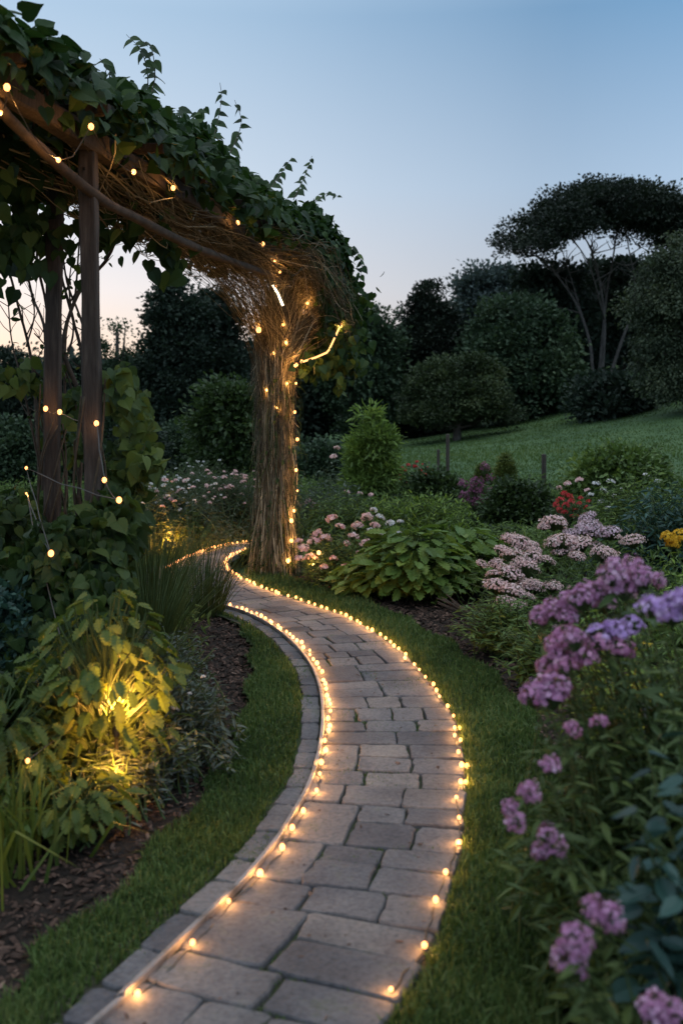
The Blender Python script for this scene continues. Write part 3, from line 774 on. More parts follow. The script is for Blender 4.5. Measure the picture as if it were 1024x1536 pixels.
shrub('upright_shrub', 'upright fresh green shrub with pointed tops, right of the twig column', 560, 612, 760, 72, 15.5, (F_FRESH, VS), 'oval', 45, SG, leaf=.10, cr=.16, ncl=240, per=40, tpl=LANCE, up=.1, base_z=0)
shrub('topiary_cone', 'clipped golden cone conifer beside the lawn', 758, 681, 752, 40, 18, (F_GOLD, VS), 'cone', 46, 'clipped conifers', leaf=.032, cr=.07, ncl=420, per=60, base_z=0, inner=.1, rough=.03)
shrub('topiary_cone', 'shorter clipped conifer left of the golden cone conifer', 725, 694, 752, 26, 19, (F_GOLD, VS), 'cone', 47, 'clipped conifers', leaf=.032, cr=.07, ncl=300, per=60, base_z=0, inner=.1, rough=.03)
shrub('rounded_bush', 'dark rounded bush standing before the lawn on the right', 930, 674, 760, 165, 16.5, (F_GREEN, VS), 'dome', 48, SG, leaf=.09, cr=.24, ncl=330, per=50, base_z=0)
shrub('dark_bush', 'dark low bush below the golden cone conifer', 778, 730, 820, 100, 13, (F_DEEP, VS), 'dome', 49, SG, leaf=.07, cr=.18, ncl=220, per=50, base_z=0)
shrub('dark_bush', 'dark shadowy bush behind the red-flowered plant beside the two stakes', 655, 712, 780, 90, 15.2, (F_DEEP, VS), 'dome', 50, SG, leaf=.07, cr=.2, ncl=200, per=50, base_z=0)
shrub('dark_bush', 'dark bush at the left border, far behind the two timber posts', 25, 632, 700, 110, 21, (F_MID, BK), 'dome', 71, SG, leaf=.10, cr=.28, ncl=240, per=50)
shrub('dark_bush', 'dark bush showing between and left of the two timber posts, far behind', 112, 645, 700, 90, 23, (F_MID, BK), 'dome', 72, SG, leaf=.10, cr=.28, ncl=220, per=50)
shrub('dark_bush', 'dark bush right of the two timber posts, beside the small clipped ball', 205, 640, 700, 80, 24, (F_DARK, BK), 'dome', 73, SG, leaf=.10, cr=.28, ncl=200, per=50)
shrub('dark_bush', 'dark bush on the lawn just right of the twig-wrapped column', 478, 668, 735, 70, 19, (F_MID, BK), 'dome', 74, SG, leaf=.09, cr=.24, ncl=200, per=50)
# three stakes
for (px, pyt, Yp, wpx, lab) in ((815, 681, 18.0, 7.5, 'single weathered wooden stake on the lawn edge right of the golden cone conifer'), (671, 651, 20.0, 6, 'taller of two wooden stakes standing close together at the lawn edge'), (657, 674, 19.2, 5, 'shorter of two wooden stakes standing close together at the lawn edge')):
    b_ = at(px, 620, Yp); h = EYE - (pyt - 620) / F * Yp
    g = Geo(); box(g, (0, 0, h / 2 - .1), (wpx * .8 / F * Yp, wpx * .8 / F * Yp, h + .2), bev=.012, rot=.3)
    o = g.build('wooden_stake', M['wood']); o.location = (b_[0], Yp, 0); tag(o, lab, 'stake', 'stakes at the lawn edge')
# ------------------------------------------------------------------ rustic arch over the path
r = np.random.default_rng(77)
def beam_x(Y, off=0.0): return -1.363 + .2 * (np.asarray(Y) - 5.4) + off
def beam_at(px, py, off=0.0):
    Y = (2.443 - off) / (.2 - (px - 512) / F); return at(px, py, Y)
arch = thing('garden_arch', 'rustic timber arch with two posts and a twig-wrapped column, spanning the curve of the path', 'arch', (-1.0, 7.6, 0))
AO = np.array([-1.0, 7.6, 0])
def rough_beam(g, P, w, h, n=26, tw=.0):
    """squared old timber with worn, wavering faces"""
    P = resample(np.asarray(P, float), n); T_ = norm(np.gradient(P, axis=0))
    side = norm(np.cross(T_, np.array([0, 0, 1.0]) if abs(T_[0, 2]) < .8 else np.array([0, 1.0, 0]))); up = np.cross(side, T_)
    sec = np.array([(-1, -.8), (-.8, -1), (0, -1.03), (.8, -1), (1, -.8), (1.02, 0), (1, .8), (.8, 1), (0, 1.02), (-.8, 1), (-1, .8), (-1.03, 0)]) * .5
    k = len(sec); V = []
    for i in range(n):
        j = r.normal(0, .035, (k, 2)) + .05 * np.sin(i * .9)
        s_ = sec * np.array([w, h]) * (1 + j)
        V.append(P[i] + s_[:, :1] * side[i] + s_[:, 1:] * up[i])
    V = np.vstack(V); i = np.arange(n - 1)[:, None] * k; j = np.arange(k)[None]; j2 = (j + 1) % k
    g.add(V, [np.stack([i + j, i + j2, i + k + j2, i + k + j], -1).reshape(-1, 4), np.array([list(range(k))[::-1]]), np.array([[(n - 1) * k + q for q in range(k)]])])
def wood_part(name, P, w, h, mat='wood', n=26):
    g = Geo(); rough_beam(g, np.asarray(P) - AO, w, h, n); return g.build(name, M[mat], arch)
pA, pB = np.array([-1.363, 5.4]), np.array([-1.77, 6.1])
wood_part('post', [(*pA + .0, -.3), (pA[0] + .02, pA[1], 1.2), (pA[0] - .01, pA[1], 3.02)], .088, .09)
wood_part('post', [(pB[0], pB[1], -.3), (pB[0] + .0, pB[1], 1.5), (pB[0] + .02, pB[1], 3.02)], .088, .09)
wood_part('beam', [(beam_x(y), y, 3.085 + .012 * math.sin(y * 2)) for y in np.linspace(3.2, 10.1, 9)], .10, .12, n=50)
wood_part('beam', [(beam_x(y, -.58), y, 3.10 + .012 * math.sin(y * 3)) for y in np.linspace(3.4, 10.1, 9)], .09, .11, n=50)
for y in (3.7, 4.45, 5.2, 5.95, 6.7, 7.5, 8.3, 9.1, 9.85):
    wood_part('rafter', [(beam_x(y, .20), y - .03, 3.175), (beam_x(y, -.3), y + .03, 3.185), (beam_x(y, -.78), y + .1, 3.18)], .05, .055, n=12)
g = Geo()
tube(g, catmull([beam_at(-40, 120) - AO, beam_at(5, 165) - AO, beam_at(30, 195) - AO, beam_at(140, 291, .03) - AO, beam_at(200, 325, .02) - AO, beam_at(300, 374) - AO, beam_at(400, 411, -.02) - AO, beam_at(432, 425, -.1) - AO], 40), .027, .034, 9, wob=.07)
g.build('bent_branch', M['branch'], arch, smooth=True)
g = Geo()
tube(g, catmull([beam_at(150, 250, -.5) - AO, beam_at(230, 330, -.5) - AO, beam_at(300, 355, -.45) - AO, beam_at(390, 400, -.3) - AO], 30), .022, .03, 7, wob=.06)
g.build('bent_branch', M['branch'], arch, smooth=True)
# column and its coat of twigs
LEG = np.array([-.66, 9.9])
g = Geo(); tube(g, np.array([(*LEG, -.3), (LEG[0] + .01, LEG[1], 1.2), (LEG[0] + .02, LEG[1], 2.3), (LEG[0] + .03, LEG[1], 3.05)]) - AO, .09, .085, 10, wob=.05)
g.build('post', M['wood'], arch, smooth=True)
def wavy(PL, amp, f=3):
    N, K, _ = PL.shape; t = np.linspace(0, 1, K)[None, :, None]
    for q in range(3): PL = PL + amp * r.normal(size=(N, 1, 3)) * np.sin(t * (2 + q * 2.3) * f * .6 + r.uniform(0, 6.28, (N, 1, 3))) / (1 + q * .7)
    return PL
def bez(Ps, K):
    """Catmull-like smooth curves through control points given as a list of (N,3)"""
    Ps = np.stack(Ps, 1); N, C, _ = Ps.shape; t = np.linspace(0, C - 1 - 1e-6, K); i = t.astype(int); u = (t - i)[None, :, None]
    Q = np.concatenate([2 * Ps[:, :1] - Ps[:, 1:2], Ps, 2 * Ps[:, -1:] - Ps[:, -2:-1]], 1)
    p0, p1, p2, p3 = Q[:, i], Q[:, i + 1], Q[:, i + 2], Q[:, i + 3]
    return .5 * (2 * p1 + (-p0 + p2) * u + (2 * p0 - 5 * p1 + 4 * p2 - p3) * u ** 2 + (-p0 + 3 * p1 - 3 * p2 + p3) * u ** 3)
g = Geo()
N = 820; th = r.uniform(0, 2 * np.pi, N); ring = lambda rad, z, a=th: np.stack([LEG[0] + rad * np.cos(a), LEG[1] + rad * np.sin(a), z], 1)
th2 = th + r.normal(0, .5, N)
kind = r.random(N)
yl = r.uniform(7.4, 9.5, N)
tgt = np.stack([beam_x(yl) + r.uniform(-.6, .08, N), yl, r.uniform(2.86, 3.1, N)], 1)
hood = np.stack([r.uniform(-.15, .12, N), r.uniform(9.6, 10.5, N), r.uniform(2.35, 2.95, N)], 1)
upw = np.stack([r.uniform(-1.0, -.2, N), r.uniform(9.4, 10.4, N), r.uniform(2.95, 3.2, N)], 1)
end = np.where((kind < .30)[:, None], tgt, np.where((kind < .62)[:, None], hood, upw))
base = ring(np.abs(r.normal(.165, .03, N)), r.uniform(-.02, .10, N)); m1 = ring(r.uniform(.095, .155, N), np.full(N, .8), (th + th2) / 2); m2 = ring(r.uniform(.095, .15, N), np.full(N, 1.6), th2); m3 = ring(r.uniform(.10, .175, N), r.uniform(2.05, 2.3, N), th2)
m4 = (m3 * .62 + end * .38); m4[:, 2] = np.where(kind < .30, 2.62, np.where(kind < .62, 2.85, 2.72)) + r.normal(0, .07, N)
cut = r.random(N)
PL = wavy(bez([base, m1, m2, m3, m4, end], 28), .034, 5)
tubes(g, PL - AO, r.uniform(.0022, .0062, N) ** 1.0, .0014, 3, np.clip(r.normal(.45, .3, N), 0, 1))
N3 = 150; a3 = r.uniform(0, 6.28, N3); z3 = r.uniform(.05, 1.9, N3); tw = r.normal(0, 1.3, N3); ln3 = r.uniform(.4, 1.0, N3)
sp = [np.stack([LEG[0] + .155 * np.cos(a3 + tw * q), LEG[1] + .155 * np.sin(a3 + tw * q), z3 + ln3 * q], 1) for q in (0, .33, .66, 1)]
tubes(g, wavy(bez(sp, 14), .02) - AO, r.uniform(.003, .006, N3), .0015, 3, np.clip(r.normal(.5, .3, N3), 0, 1))
# loose ends sticking out of the column, lower skirt of dry stalks
N2 = 620; a2 = r.uniform(0, 2 * np.pi, N2); z2 = r.uniform(.05, 2.1, N2) ** 1.0; q = lambda rad, z: np.stack([LEG[0] + rad * np.cos(a2), LEG[1] + rad * np.sin(a2), z], 1)
ln = r.uniform(.15, .5, N2)
PL = wavy(bez([q(.12, z2 + ln), q(.165, z2 + ln * .5), q(r.uniform(.15, .26, N2), np.maximum(z2 - .05, .01))], 7), .012)
tubes(g, PL - AO, r.uniform(.003, .006, N2), .0015, 3, np.clip(r.normal(.5, .25, N2), 0, 1))
g.build('twig_wrap', M['twig'], arch)
g = Geo(); N4 = 420; a4 = r.uniform(0, 6.28, N4); z4 = r.uniform(.0, 1.0, N4) ** 1.6 * 1.9; rr4 = r.uniform(.13, .24, N4)
P4 = np.stack([LEG[0] + rr4 * np.cos(a4), LEG[1] + rr4 * np.sin(a4), z4 + .12], 1); O4 = np.stack([np.cos(a4), np.sin(a4), np.zeros(N4)], 1)
E4 = P4 + O4 * r.uniform(.02, .13, N4)[:, None] + np.array([0, 0, -1.0]) * np.minimum(r.uniform(.08, .32, N4), z4 + .1)[:, None]
tubes(g, wavy(bez([P4, (P4 + E4) / 2 + O4 * .035 + np.array([0, 0, .02]), E4], 6), .008) - AO, .004, .0012, 3, np.clip(r.normal(.45, .25, N4), 0, 1))
N5 = 260; a5 = r.uniform(0, 6.28, N5); z5 = r.random(N5) ** 1.5 * 2.3 + .03; P5 = np.stack([LEG[0] + .18 * np.cos(a5), LEG[1] + .18 * np.sin(a5), z5], 1)
scatter(g, LEAF, P5 - AO, r.normal(size=(N5, 3)) * .6 + np.stack([np.cos(a5), np.sin(a5), np.full(N5, -.7)], 1), np.stack([np.cos(a5), np.sin(a5), np.full(N5, .5)], 1), r.uniform(.03, .075, N5), np.clip(r.normal(.5, .25, N5), 0, 1))
g.build('ivy', M['vine_low'], arch)['kind'] = 'stuff'
# woven twigs under the roof and in the drooping end
g = Geo()
N = 430; ys_ = r.uniform(5.2, 8.8, N); ye = np.minimum(ys_ + r.uniform(1.2, 3.2, N), 10.3); ym = (ys_ + ye) / 2
A_ = np.stack([beam_x(ys_) + r.uniform(-.62, .08, N), ys_, r.uniform(2.95, 3.13, N)], 1); B_ = np.stack([beam_x(ye) + r.uniform(-.62, .12, N), ye, r.uniform(2.82, 3.12, N)], 1)
Mm = (A_ + B_) / 2; Mm[:, 2] -= r.uniform(.0, .16, N); Mm[:, 0] += r.normal(0, .12, N)
tubes(g, wavy(bez([A_, Mm, B_], 14), .05, 4) - AO, r.uniform(.0022, .006, N), .0014, 3, np.clip(r.normal(.42, .22, N), 0, 1))
N = 210; ys_ = r.uniform(8.2, 10.2, N)
A_ = np.stack([beam_x(ys_) + r.uniform(-.5, .1, N), ys_, r.uniform(3.02, 3.2, N)], 1)
B_ = np.stack([r.uniform(-.22, .16, N), r.uniform(9.5, 10.5, N), r.uniform(2.3, 2.75, N)], 1)
Mm = A_ * .4 + B_ * .6; Mm[:, 2] = r.uniform(2.95, 3.2, N); Mm[:, 0] += .06
tubes(g, wavy(bez([A_, Mm, B_], 16), .05, 4) - AO, r.uniform(.0022, .006, N), .0014, 3, np.clip(r.normal(.42, .22, N), 0, 1))
N = 200; t_ = r.random(N)      # inner lip: from the column's neck out to the drooping tip
A_ = np.stack([LEG[0] + .16 + r.normal(0, .03, N), LEG[1] + r.normal(-.1, .1, N), r.uniform(2.1, 2.35, N)], 1); B_ = np.stack([r.uniform(-.2, .1, N), r.uniform(9.6, 10.4, N), r.uniform(2.4, 2.75, N)], 1)
Mm = (A_ + B_) / 2; Mm[:, 2] += r.uniform(-.02, .2, N)
tubes(g, wavy(bez([A_, Mm, B_], 10), .03) - AO, r.uniform(.003, .006, N), .0018, 3, np.clip(r.normal(.45, .22, N), 0, 1))
g.build('woven_twigs', M['twig'], arch)

# ------------------------------------------------------------------ climbing vine over the arch
vine = thing('climbing_vine', 'leafy green climber heaped on top of the timber arch and drooping at its far end', 'climbing plant', (-1.0, 7.6, 3.1))
VO = np.array([-1.0, 7.6, 3.1])
g = Geo(); gs = Geo()
N = 7800; yv = r.uniform(3.3, 10.4, N); w = r.uniform(-1.0, .24, N)
zt = np.interp(yv, [3.3, 5.4, 6.5, 7.75, 9.2, 10.4], [3.34, 3.46, 3.55, 3.74, 3.78, 3.62])
edge = 1 - ((w + .38) / .68) ** 4
zt = 3.08 + (zt - 3.08) * np.clip(edge, .1, 1) * (1 + .30 * fbm(np.stack([yv, w * 2], 1), 1.6, 31))
f = np.where(r.random(N) < .62, 1 - np.abs(r.normal(0, .12, N)), r.random(N))
P = np.stack([beam_x(yv, 0) + w + r.normal(0, .03, N), yv - .2 * w, 3.06 + (zt - 3.06) * f + r.normal(0, .025, N)], 1)
D = r.normal(size=(N, 3)) * .55 + np.array([.35, -.25, -.55]); Nn3 = r.normal(size=(N, 3)) * .45 + np.stack([.5 + w * .6, np.full(N, -.5), np.full(N, .75)], 1)
tv = np.clip(.40 + .16 * fbm(P, 1.5, 41) + r.normal(0, .14, N), 0, 1)
scatter(g, HEART, P - VO, D, Nn3, r.uniform(.06, .125, N), tv)
# shell of leaves on the drooping end
N = 3000; d = norm(r.normal(size=(N * 3, 3))); d = d[((d[:, 0] > -.25) | (d[:, 2] > .35)) & (d[:, 2] > -.42)][:N]; N = len(d)
d[:, 0] = np.where((d[:, 1] < -.55) & (d[:, 2] < .30), np.abs(d[:, 0]) + .5, d[:, 0]); d = norm(d)
P = np.array([-.40, 10.15, 2.72]) + d * np.array([.52, .62, 1.0]) * (1 - np.abs(r.normal(0, .09, N)) + r.normal(0, .035, N))[:, None]
D = r.normal(size=(N, 3)) * .5 + np.array([.25, -.1, -.7]); scatter(g, HEART, P - VO, D, d + r.normal(size=(N, 3)) * .4, r.uniform(.055, .11, N), np.clip(r.normal(.4, .2, N), 0, 1))
# leaves hanging below the tip and below the far-left roof
for (px, py, Yc, n, sx, sz, sl) in ((500,515,10.0,90,.16,.10,.085),(480,545,9.9,90,.16,.06,.085),(520,540,10.1,60,.10,.12,.085),(512,575,10.1,14,.03,.05,.09),(530,470,10.2,160,.10,.18,.085),(25,290,6.0,170,.20,.26,.09),(35,345,6.0,60,.12,.10,.11),(8,230,5.6,90,.14,.16,.09),(8,380,6.0,26,.06,.08,.09),(185,350,6.4,22,.09,.09,.10),(255,378,7.0,20,.08,.08,.11),(60,215,5.9,80,.16,.1,.08),(170,300,6.6,60,.2,.12,.08)):
    P = at(px, py, Yc) + r.normal(size=(n, 3)) * np.array([sx, .15, sz])
    D = r.normal(size=(n, 3)) * .4 + np.array([0, 0, -1.0]); scatter(g, HEART, P - VO, D, r.normal(size=(n, 3)) * .5 + np.array([.2, -1, .3]), sl * r.uniform(.7, 1.3, n), np.clip(r.normal(.55, .22, n), 0, 1))
def sprig(pts, leaf=.09, n=14, lean=1.0):
    C = catmull(np.array(pts), 30); gq = Geo(); tube(gq, C - VO, .006, .002, 4); gq.build('shoot', M['vine_stem'], vine)
    for k in range(n):
        u = .12 + .88 * (k + r.uniform(0, .6)) / n; i = min(int(u * 29), 29); p = C[i]
        s_ = 1 if k % 2 else -1
        D = np.array([s_ * .9, r.normal(0, .5), r.normal(-.45, .35)])
        scatter(g, HEART, (p - VO)[None], D[None], np.array([[r.normal(0, .3), -.7, .7]]), leaf * (1.15 - .45 * u) * r.uniform(.8, 1.2), float(np.clip(r.normal(.45, .2), 0, 1)))
for pts, lf, n in (([beam_at(205,190,-.3), beam_at(222,130,-.3), beam_at(214,80,-.3), beam_at(190,52,-.3)], .10, 16), ([beam_at(215,180,-.2), beam_at(232,120,-.2), beam_at(228,75,-.2), beam_at(215,62,-.2)], .10, 14),
    ([beam_at(300,250,-.2), beam_at(322,200,-.2), beam_at(332,150,-.2), beam_at(330,124,-.2)], .105, 16), ([beam_at(340,240,-.2), beam_at(356,205,-.2), beam_at(362,180,-.2), beam_at(352,150,-.2)], .10, 12), ([beam_at(285,230,-.2), beam_at(290,180,-.2), beam_at(310,160,-.2)], .09, 10),
    ([beam_at(250,230,-.3), beam_at(262,190,-.3), beam_at(275,165,-.3)], .09, 10), ([beam_at(120,150,-.4), beam_at(100,100,-.4), beam_at(75,75,-.4)], .10, 12), ([beam_at(60,130,-.3), beam_at(50,70,-.3), beam_at(28,38,-.3)], .10, 14), ([beam_at(160,150,-.3), beam_at(165,105,-.3), beam_at(150,88,-.3)], .10, 10), ([beam_at(20,100,-.3), beam_at(14,50,-.3), beam_at(2,28,-.3)], .10, 12),
    ([beam_at(400,290,-.3), beam_at(425,255,-.3), beam_at(438,236,-.3)], .10, 10), ([beam_at(440,300,-.3), beam_at(458,262,-.3), beam_at(468,234,-.3)], .10, 12), ([beam_at(455,320,-.4), beam_at(490,290,-.4), beam_at(510,296,-.4)], .10, 12), ([at(490,380,10.2), at(525,370,10.2), at(542,395,10.2), at(540,420,10.2)], .10, 14), ([at(500,430,10.2), at(535,430,10.2), at(540,450,10.2)], .09, 10), ([at(505,520,10.1), at(522,545,10.1), at(512,580,10.1)], .10, 10), ([at(520,480,10.2), at(545,495,10.2), at(552,505,10.2)], .08, 8)):
    sprig(pts, lf, n)
N = 60; ys_ = r.uniform(3.4, 8.8, N); ye = ys_ + r.uniform(.8, 1.6, N)
A_ = np.stack([beam_x(ys_) + r.uniform(-.8, .15, N), ys_, r.uniform(3.12, 3.3, N)], 1); B_ = np.stack([beam_x(ye) + r.uniform(-.8, .15, N), ye, r.uniform(3.12, 3.45, N)], 1)
tubes(gs, wavy(bez([A_, (A_ + B_) / 2 + np.array([0, 0, .08]), B_], 10), .04) - VO, .009, .005, 5)
g.build('leaves', M['vine_leaf'], vine); gs.build('woody_stems', M['vine_stem'], vine)

# ------------------------------------------------------------------ climber round the two posts
pv = thing('post_climber', 'dense leafy climber smothering the two timber posts from the ground up', 'climbing plant', (-1.55, 5.6, 0))
PO = np.array([-1.55, 5.6, 0])
g = Geo(); gs = Geo()
for (px, py, Yc, rx, rz, n, tn) in ((206,640,5.9,24,66,80,.75),(185,585,5.6,24,40,50,.66),(225,690,5.7,22,28,50,.7),(190,710,5.9,30,60,170,.55),(165,790,5.4,50,60,380,.42),(45,775,6.4,60,50,300,.42),(15,810,5.9,50,70,320,.38),(100,850,5.2,80,80,620,.36),(40,890,5.4,60,80,420,.34),(140,930,5.0,60,80,520,.38),(170,880,5.2,30,60,160,.45),(60,990,5.0,80,80,560,.34),(120,1030,4.8,70,70,420,.38),(30,1060,4.9,60,80,320,.36),(110,640,6.4,40,60,120,.5),(15,570,6.2,34,20,40,.75),(60,560,6.4,30,30,26,.7)):
    n = int(n * 1.2); c = at(px, py, Yc); d = norm(r.normal(size=(n, 3))); f = 1 - np.abs(r.normal(0, .25, n))
    P = c + d * f[:, None] * np.array([rx / F * Yc, .26, rz / F * Yc])
    D = r.normal(size=(n, 3)) * .55 + np.array([.15, -.25, -.8]); Nn3 = r.normal(size=(n, 3)) * .5 + np.array([.2, -.7, .55])
    scatter(g, HEART, P - PO, D, Nn3, r.uniform(.045, .105, n), np.clip(r.normal(tn + .06, .2, n), 0, 1))
for k in range(16):
    b_ = np.array([r.uniform(-1.9, -1.25), r.uniform(5.2, 6.2), 0]); pp = pA if k % 2 else pB; a0 = r.uniform(0, 6.28)
    pts = [b_] + [np.array([pp[0] + .085 * math.cos(a0 + q * 1.1), pp[1] + .085 * math.sin(a0 + q * 1.1), .35 + q * r.uniform(.28, .36)]) for q in range(5)]
    tube(gs, catmull(np.array(pts), 36) - PO, .012, .005, 5)
g.build('leaves', M['vine_low'], pv); gs.build('woody_stems', M['vine_stem'], pv, smooth=True)
# bare woody stems rising between and behind the posts
bs = thing('woody_climber', 'bare woody stems rising behind the two timber posts, nearly leafless against the sunset', 'climbing plant', (-2.1, 6.5, 0))
BO = np.array([-2.1, 6.5, 0]); gl = Geo()
for pl, rr in (([(62,760),(50,560),(28,460),(5,375),(-12,330)],.014),([(64,760),(70,520),(48,440),(30,350),(26,300)],.013),([(70,760),(78,560),(70,460),(56,390),(60,320)],.015),([(100,760),(98,520),(112,450),(118,380),(122,320)],.012),([(118,760),(125,560),(110,480),(90,400),(84,300)],.016),([(140,760),(120,600),(95,520),(118,440),(160,390),(178,350)],.02),([(60,700),(35,580),(18,510),(12,440)],.009),([(125,650),(100,560),(70,520),(52,500)],.008),([(90,560),(110,500),(104,430),(112,370)],.008),([(40,520),(52,470),(44,420),(50,360)],.006),([(140,700),(142,560),(122,480),(100,420),(92,340)],.012)):
    g = Geo(); Yc = r.uniform(6.3, 6.9); C = catmull(np.array([at(x, y, Yc + r.normal(0, .08)) for x, y in pl]), 28); tube(g, C - BO, rr * 1.1, rr * .45, 5, wob=.06)
    n = 9
    ii = r.integers(8, 28, n); P = C[ii] + r.normal(size=(n, 3)) * .03
    scatter(gl, LEAF, P - BO, r.normal(size=(n, 3)) + np.array([0, 0, -.6]), r.normal(size=(n, 3)) + np.array([0, -1, 0]), r.uniform(.03, .07, n), r.uniform(.3, .9, n))
    for q in range(7):
        i = r.integers(6, 26); d_ = np.array([r.normal(0, .10), r.normal(0, .06), r.uniform(.05, .25)])
        tube(g, np.array([C[i], C[i] + d_ * .5 + r.normal(0, .01, 3), C[i] + d_]) - BO, rr * .35, .0018, 4)
    g.build('stem', M['branch'], bs, smooth=True)
gl.build('leaves', M['vine_low'], bs)

# ------------------------------------------------------------------ lights
g = Geo(); sphere(g, (0, 0, 0), 1.0, 12, 8, squash=(1, 1, 1.18)); bulb0 = g.build('bulb', M['bulb'], smooth=True); bulb_me = bulb0.data
bpy.data.objects.remove(bulb0)
bulb_me_big = bulb_me.copy(); bulb_me_big.materials.clear(); bulb_me_big.materials.append(M['bulb_big'])
def bulb_lamp(power):
    ld = bpy.data.lights.new('lamp', 'POINT'); ld.energy = power; ld.color = (1.0, .45, .12); ld.shadow_soft_size = .008; return ld
lamp_near, lamp_arch, lamp_post, lamp_right = bulb_lamp(.46), bulb_lamp(1.25), bulb_lamp(.30), bulb_lamp(.36)
def put_bulb(parent, p, rad, me=None, lamp=None):
    o = bpy.data.objects.new('bulb', me or bulb_me); COL.objects.link(o); o.parent = parent
    q = np.asarray(p) - np.array(parent.location); o.location = [float(v) for v in q]; rad *= r.uniform(.7, 1.15) if me is None else 1.0; o.scale = (rad, rad, rad)
    l_ = lamp or (lamp_near if me is None else lamp_arch)
    lo = bpy.data.objects.new('lamp', l_); COL.objects.link(lo); lo.parent = parent; lo.location = o.location; lo.location[2] += .010 if me is None else 0
    return o
def light_string(name, label, pts, rads, cable=True, sag=.03, group=None, me=None, cr=.0028, lamp=None):
    pts = np.array(pts); t = thing(name, label, 'string lights', pts[0], group)
    for k, p in enumerate(pts): put_bulb(t, p, rads if np.ndim(rads) == 0 else rads[k], (me[k] if me else None), lamp)
    if cable:
        C = []
        for a, b in zip(pts[:-1], pts[1:]):
            for u in np.linspace(0, 1, 6)[:-1]: C.append(a + (b - a) * u + np.array([0, 0, -sag * 4 * u * (1 - u)]) + r.normal(0, .003, 3))
        C.append(pts[-1]); C = np.array(C); C[:, 2] = np.maximum(C[:, 2] - .012, .012) if C[:, 2].max() < .4 else C[:, 2]
        g = Geo(); tube(g, C - pts[0], cr, cr, 4); g.build('cable', M['cable'], t)
    return t
LG = 'strings of warm lights'
BB = M['bulb_big']
A1 = [(2,170,.05),(11,131,.16),(88,240,.14),(137,190,.24),(201,258,.18),(232,296,-.2),(260,282,.16),(285,318,-.3),(318,322,-.1),(357,334,.12),(372,352,-.1),(394,366,.05),(412,392,.0),(420,408,.05)]
pts = [beam_at(x, y, o) for x, y, o in A1]
light_string('string_lights', 'string of small warm bulbs running along the underside of the timber beam of the arch', pts, [.010,.014,.011,.014,.013,.009,.014,.009,.010,.016,.010,.017,.010,.010], group=LG, sag=.05, me=[bulb_me_big] * 14)
LEGB = [(414,430,9.72,.012),(425,487,9.72,.013),(429,514,9.73,.013),(410,530,9.73,.013),(388,495,9.5,.024),(400,585,9.73,.010),(445,547,9.7,.014),(431,575,9.73,.009),(444,575,9.7,.010),(442,618,9.745,.014),(446,659,9.745,.015),(444,705,9.745,.015),(446,736,9.745,.009),(441,766,9.745,.014),(437,781,9.72,.019),(437,811,9.72,.015),(432,841,9.71,.019),(415,612,9.73,.007)]
light_string('string_lights', 'string of warm bulbs winding down the twig-wrapped column to the ground', [at(x, y, Yc) for x, y, Yc, q in LEGB], [q for *_, q in LEGB], group=LG, sag=.02, me=[bulb_me_big] * len(LEGB))
HOOD = [(461,455,9.8,.012),(478,452,9.8,.009),(494,461,9.7,.017),(510,488,9.75,.022),(452,541,9.66,.012),(442,549,9.66,.013)]
light_string('string_lights', 'short string of warm bulbs round the drooping leafy end of the arch', [at(x, y, Yc) for x, y, Yc, q in HOOD], [q for *_, q in HOOD], group=LG, sag=.0, me=[bulb_me_big] * len(HOOD), lamp=bulb_lamp(2.6))
POSTB = [(69,613,5.95,.014),(90,618,5.95,.014),(145,635,5.28,.013),(157,720,5.0,.012),(179,750,5.0,.014),(40,702,5.6,.008),(77,830,4.85,.014),(40,740,5.5,.005),(106,1015,4.45,.009),(121,1022,4.45,.010),(178,985,4.55,.008),(186,1012,4.5,.009),(168,1030,4.45,.008),(42,1141,3.7,.008)]
light_string('string_lights', 'string of warm bulbs wound round the two timber posts and through their climber', [at(x, y, Yc) for x, y, Yc, q in POSTB], [q for *_, q in POSTB], group=LG, sag=.02, me=[bulb_me_big] * len(POSTB), lamp=lamp_post)
# glowing tubes on the arch
def glow_tube(label, pix, rad, mat):
    P = np.array([at(*q) for q in pix]); t = thing('light_tube', label, 'light tube', P[0]); g = Geo()
    tube(g, resample(P, 14) - P[0], rad, rad, 8); g.build('tube', mat, t, smooth=True)
    for e in (P[0], P[-1]):
        g = Geo(); sphere(g, e - P[0], rad * 1.35, 8, 6); g.build('end_cap', M['cable'], t)
glow_tube('thin glowing orange light tube bent along the rim of the drooping leafy end', [(453,543,9.64),(474,536,9.64),(492,528,9.66),(510,489,9.70)], .0095, M['neon'])
glow_tube('short white glowing tube in the neck of the twig-wrapped column', [(408,426,9.5),(417,441,9.5),(425,460,9.5)], .011, M['tube_white'])
# path edging lights
zc = .05
def along(L, spacing, s0=0.0):
    C = np.asarray(L); s = arclen(C); out = []; q = s0
    while q < s[-1]:
        p = np.array([np.interp(q, s, C[:, 0]), np.interp(q, s, C[:, 1])]); out.append((p, q)); q += spacing(p) * r.uniform(.74, 1.26)
    return out
LF = catmull(left_front, 200); LFAR = catmull(left_far, 80); RF = catmull(right_all, 300)
nl = norm(np.gradient(LF, axis=0)); right_of = np.stack([nl[:, 1], -nl[:, 0]], 1)
LFB = LF + right_of * .034
pl = along(LFB, lambda p: np.interp(p[1], [3, 4.2, 5, 6.5, 8.3], [.235, .17, .115, .10, .08]), .14)
pts = [np.array([*p, zc + r.normal(0, .004)]) + np.array([r.normal(0, .006), r.normal(0, .006), 0]) for p, q in pl]
light_string('path_lights', 'string of warm bulbs along the pale metal strip beside the path', pts, [float(np.interp(p[1], [2.6, 8], [.0095, .012])) for p in pts], group=LG, sag=0)
pl = along(LFAR, lambda p: .075); pts = [np.array([*p, zc]) for p, q in pl]
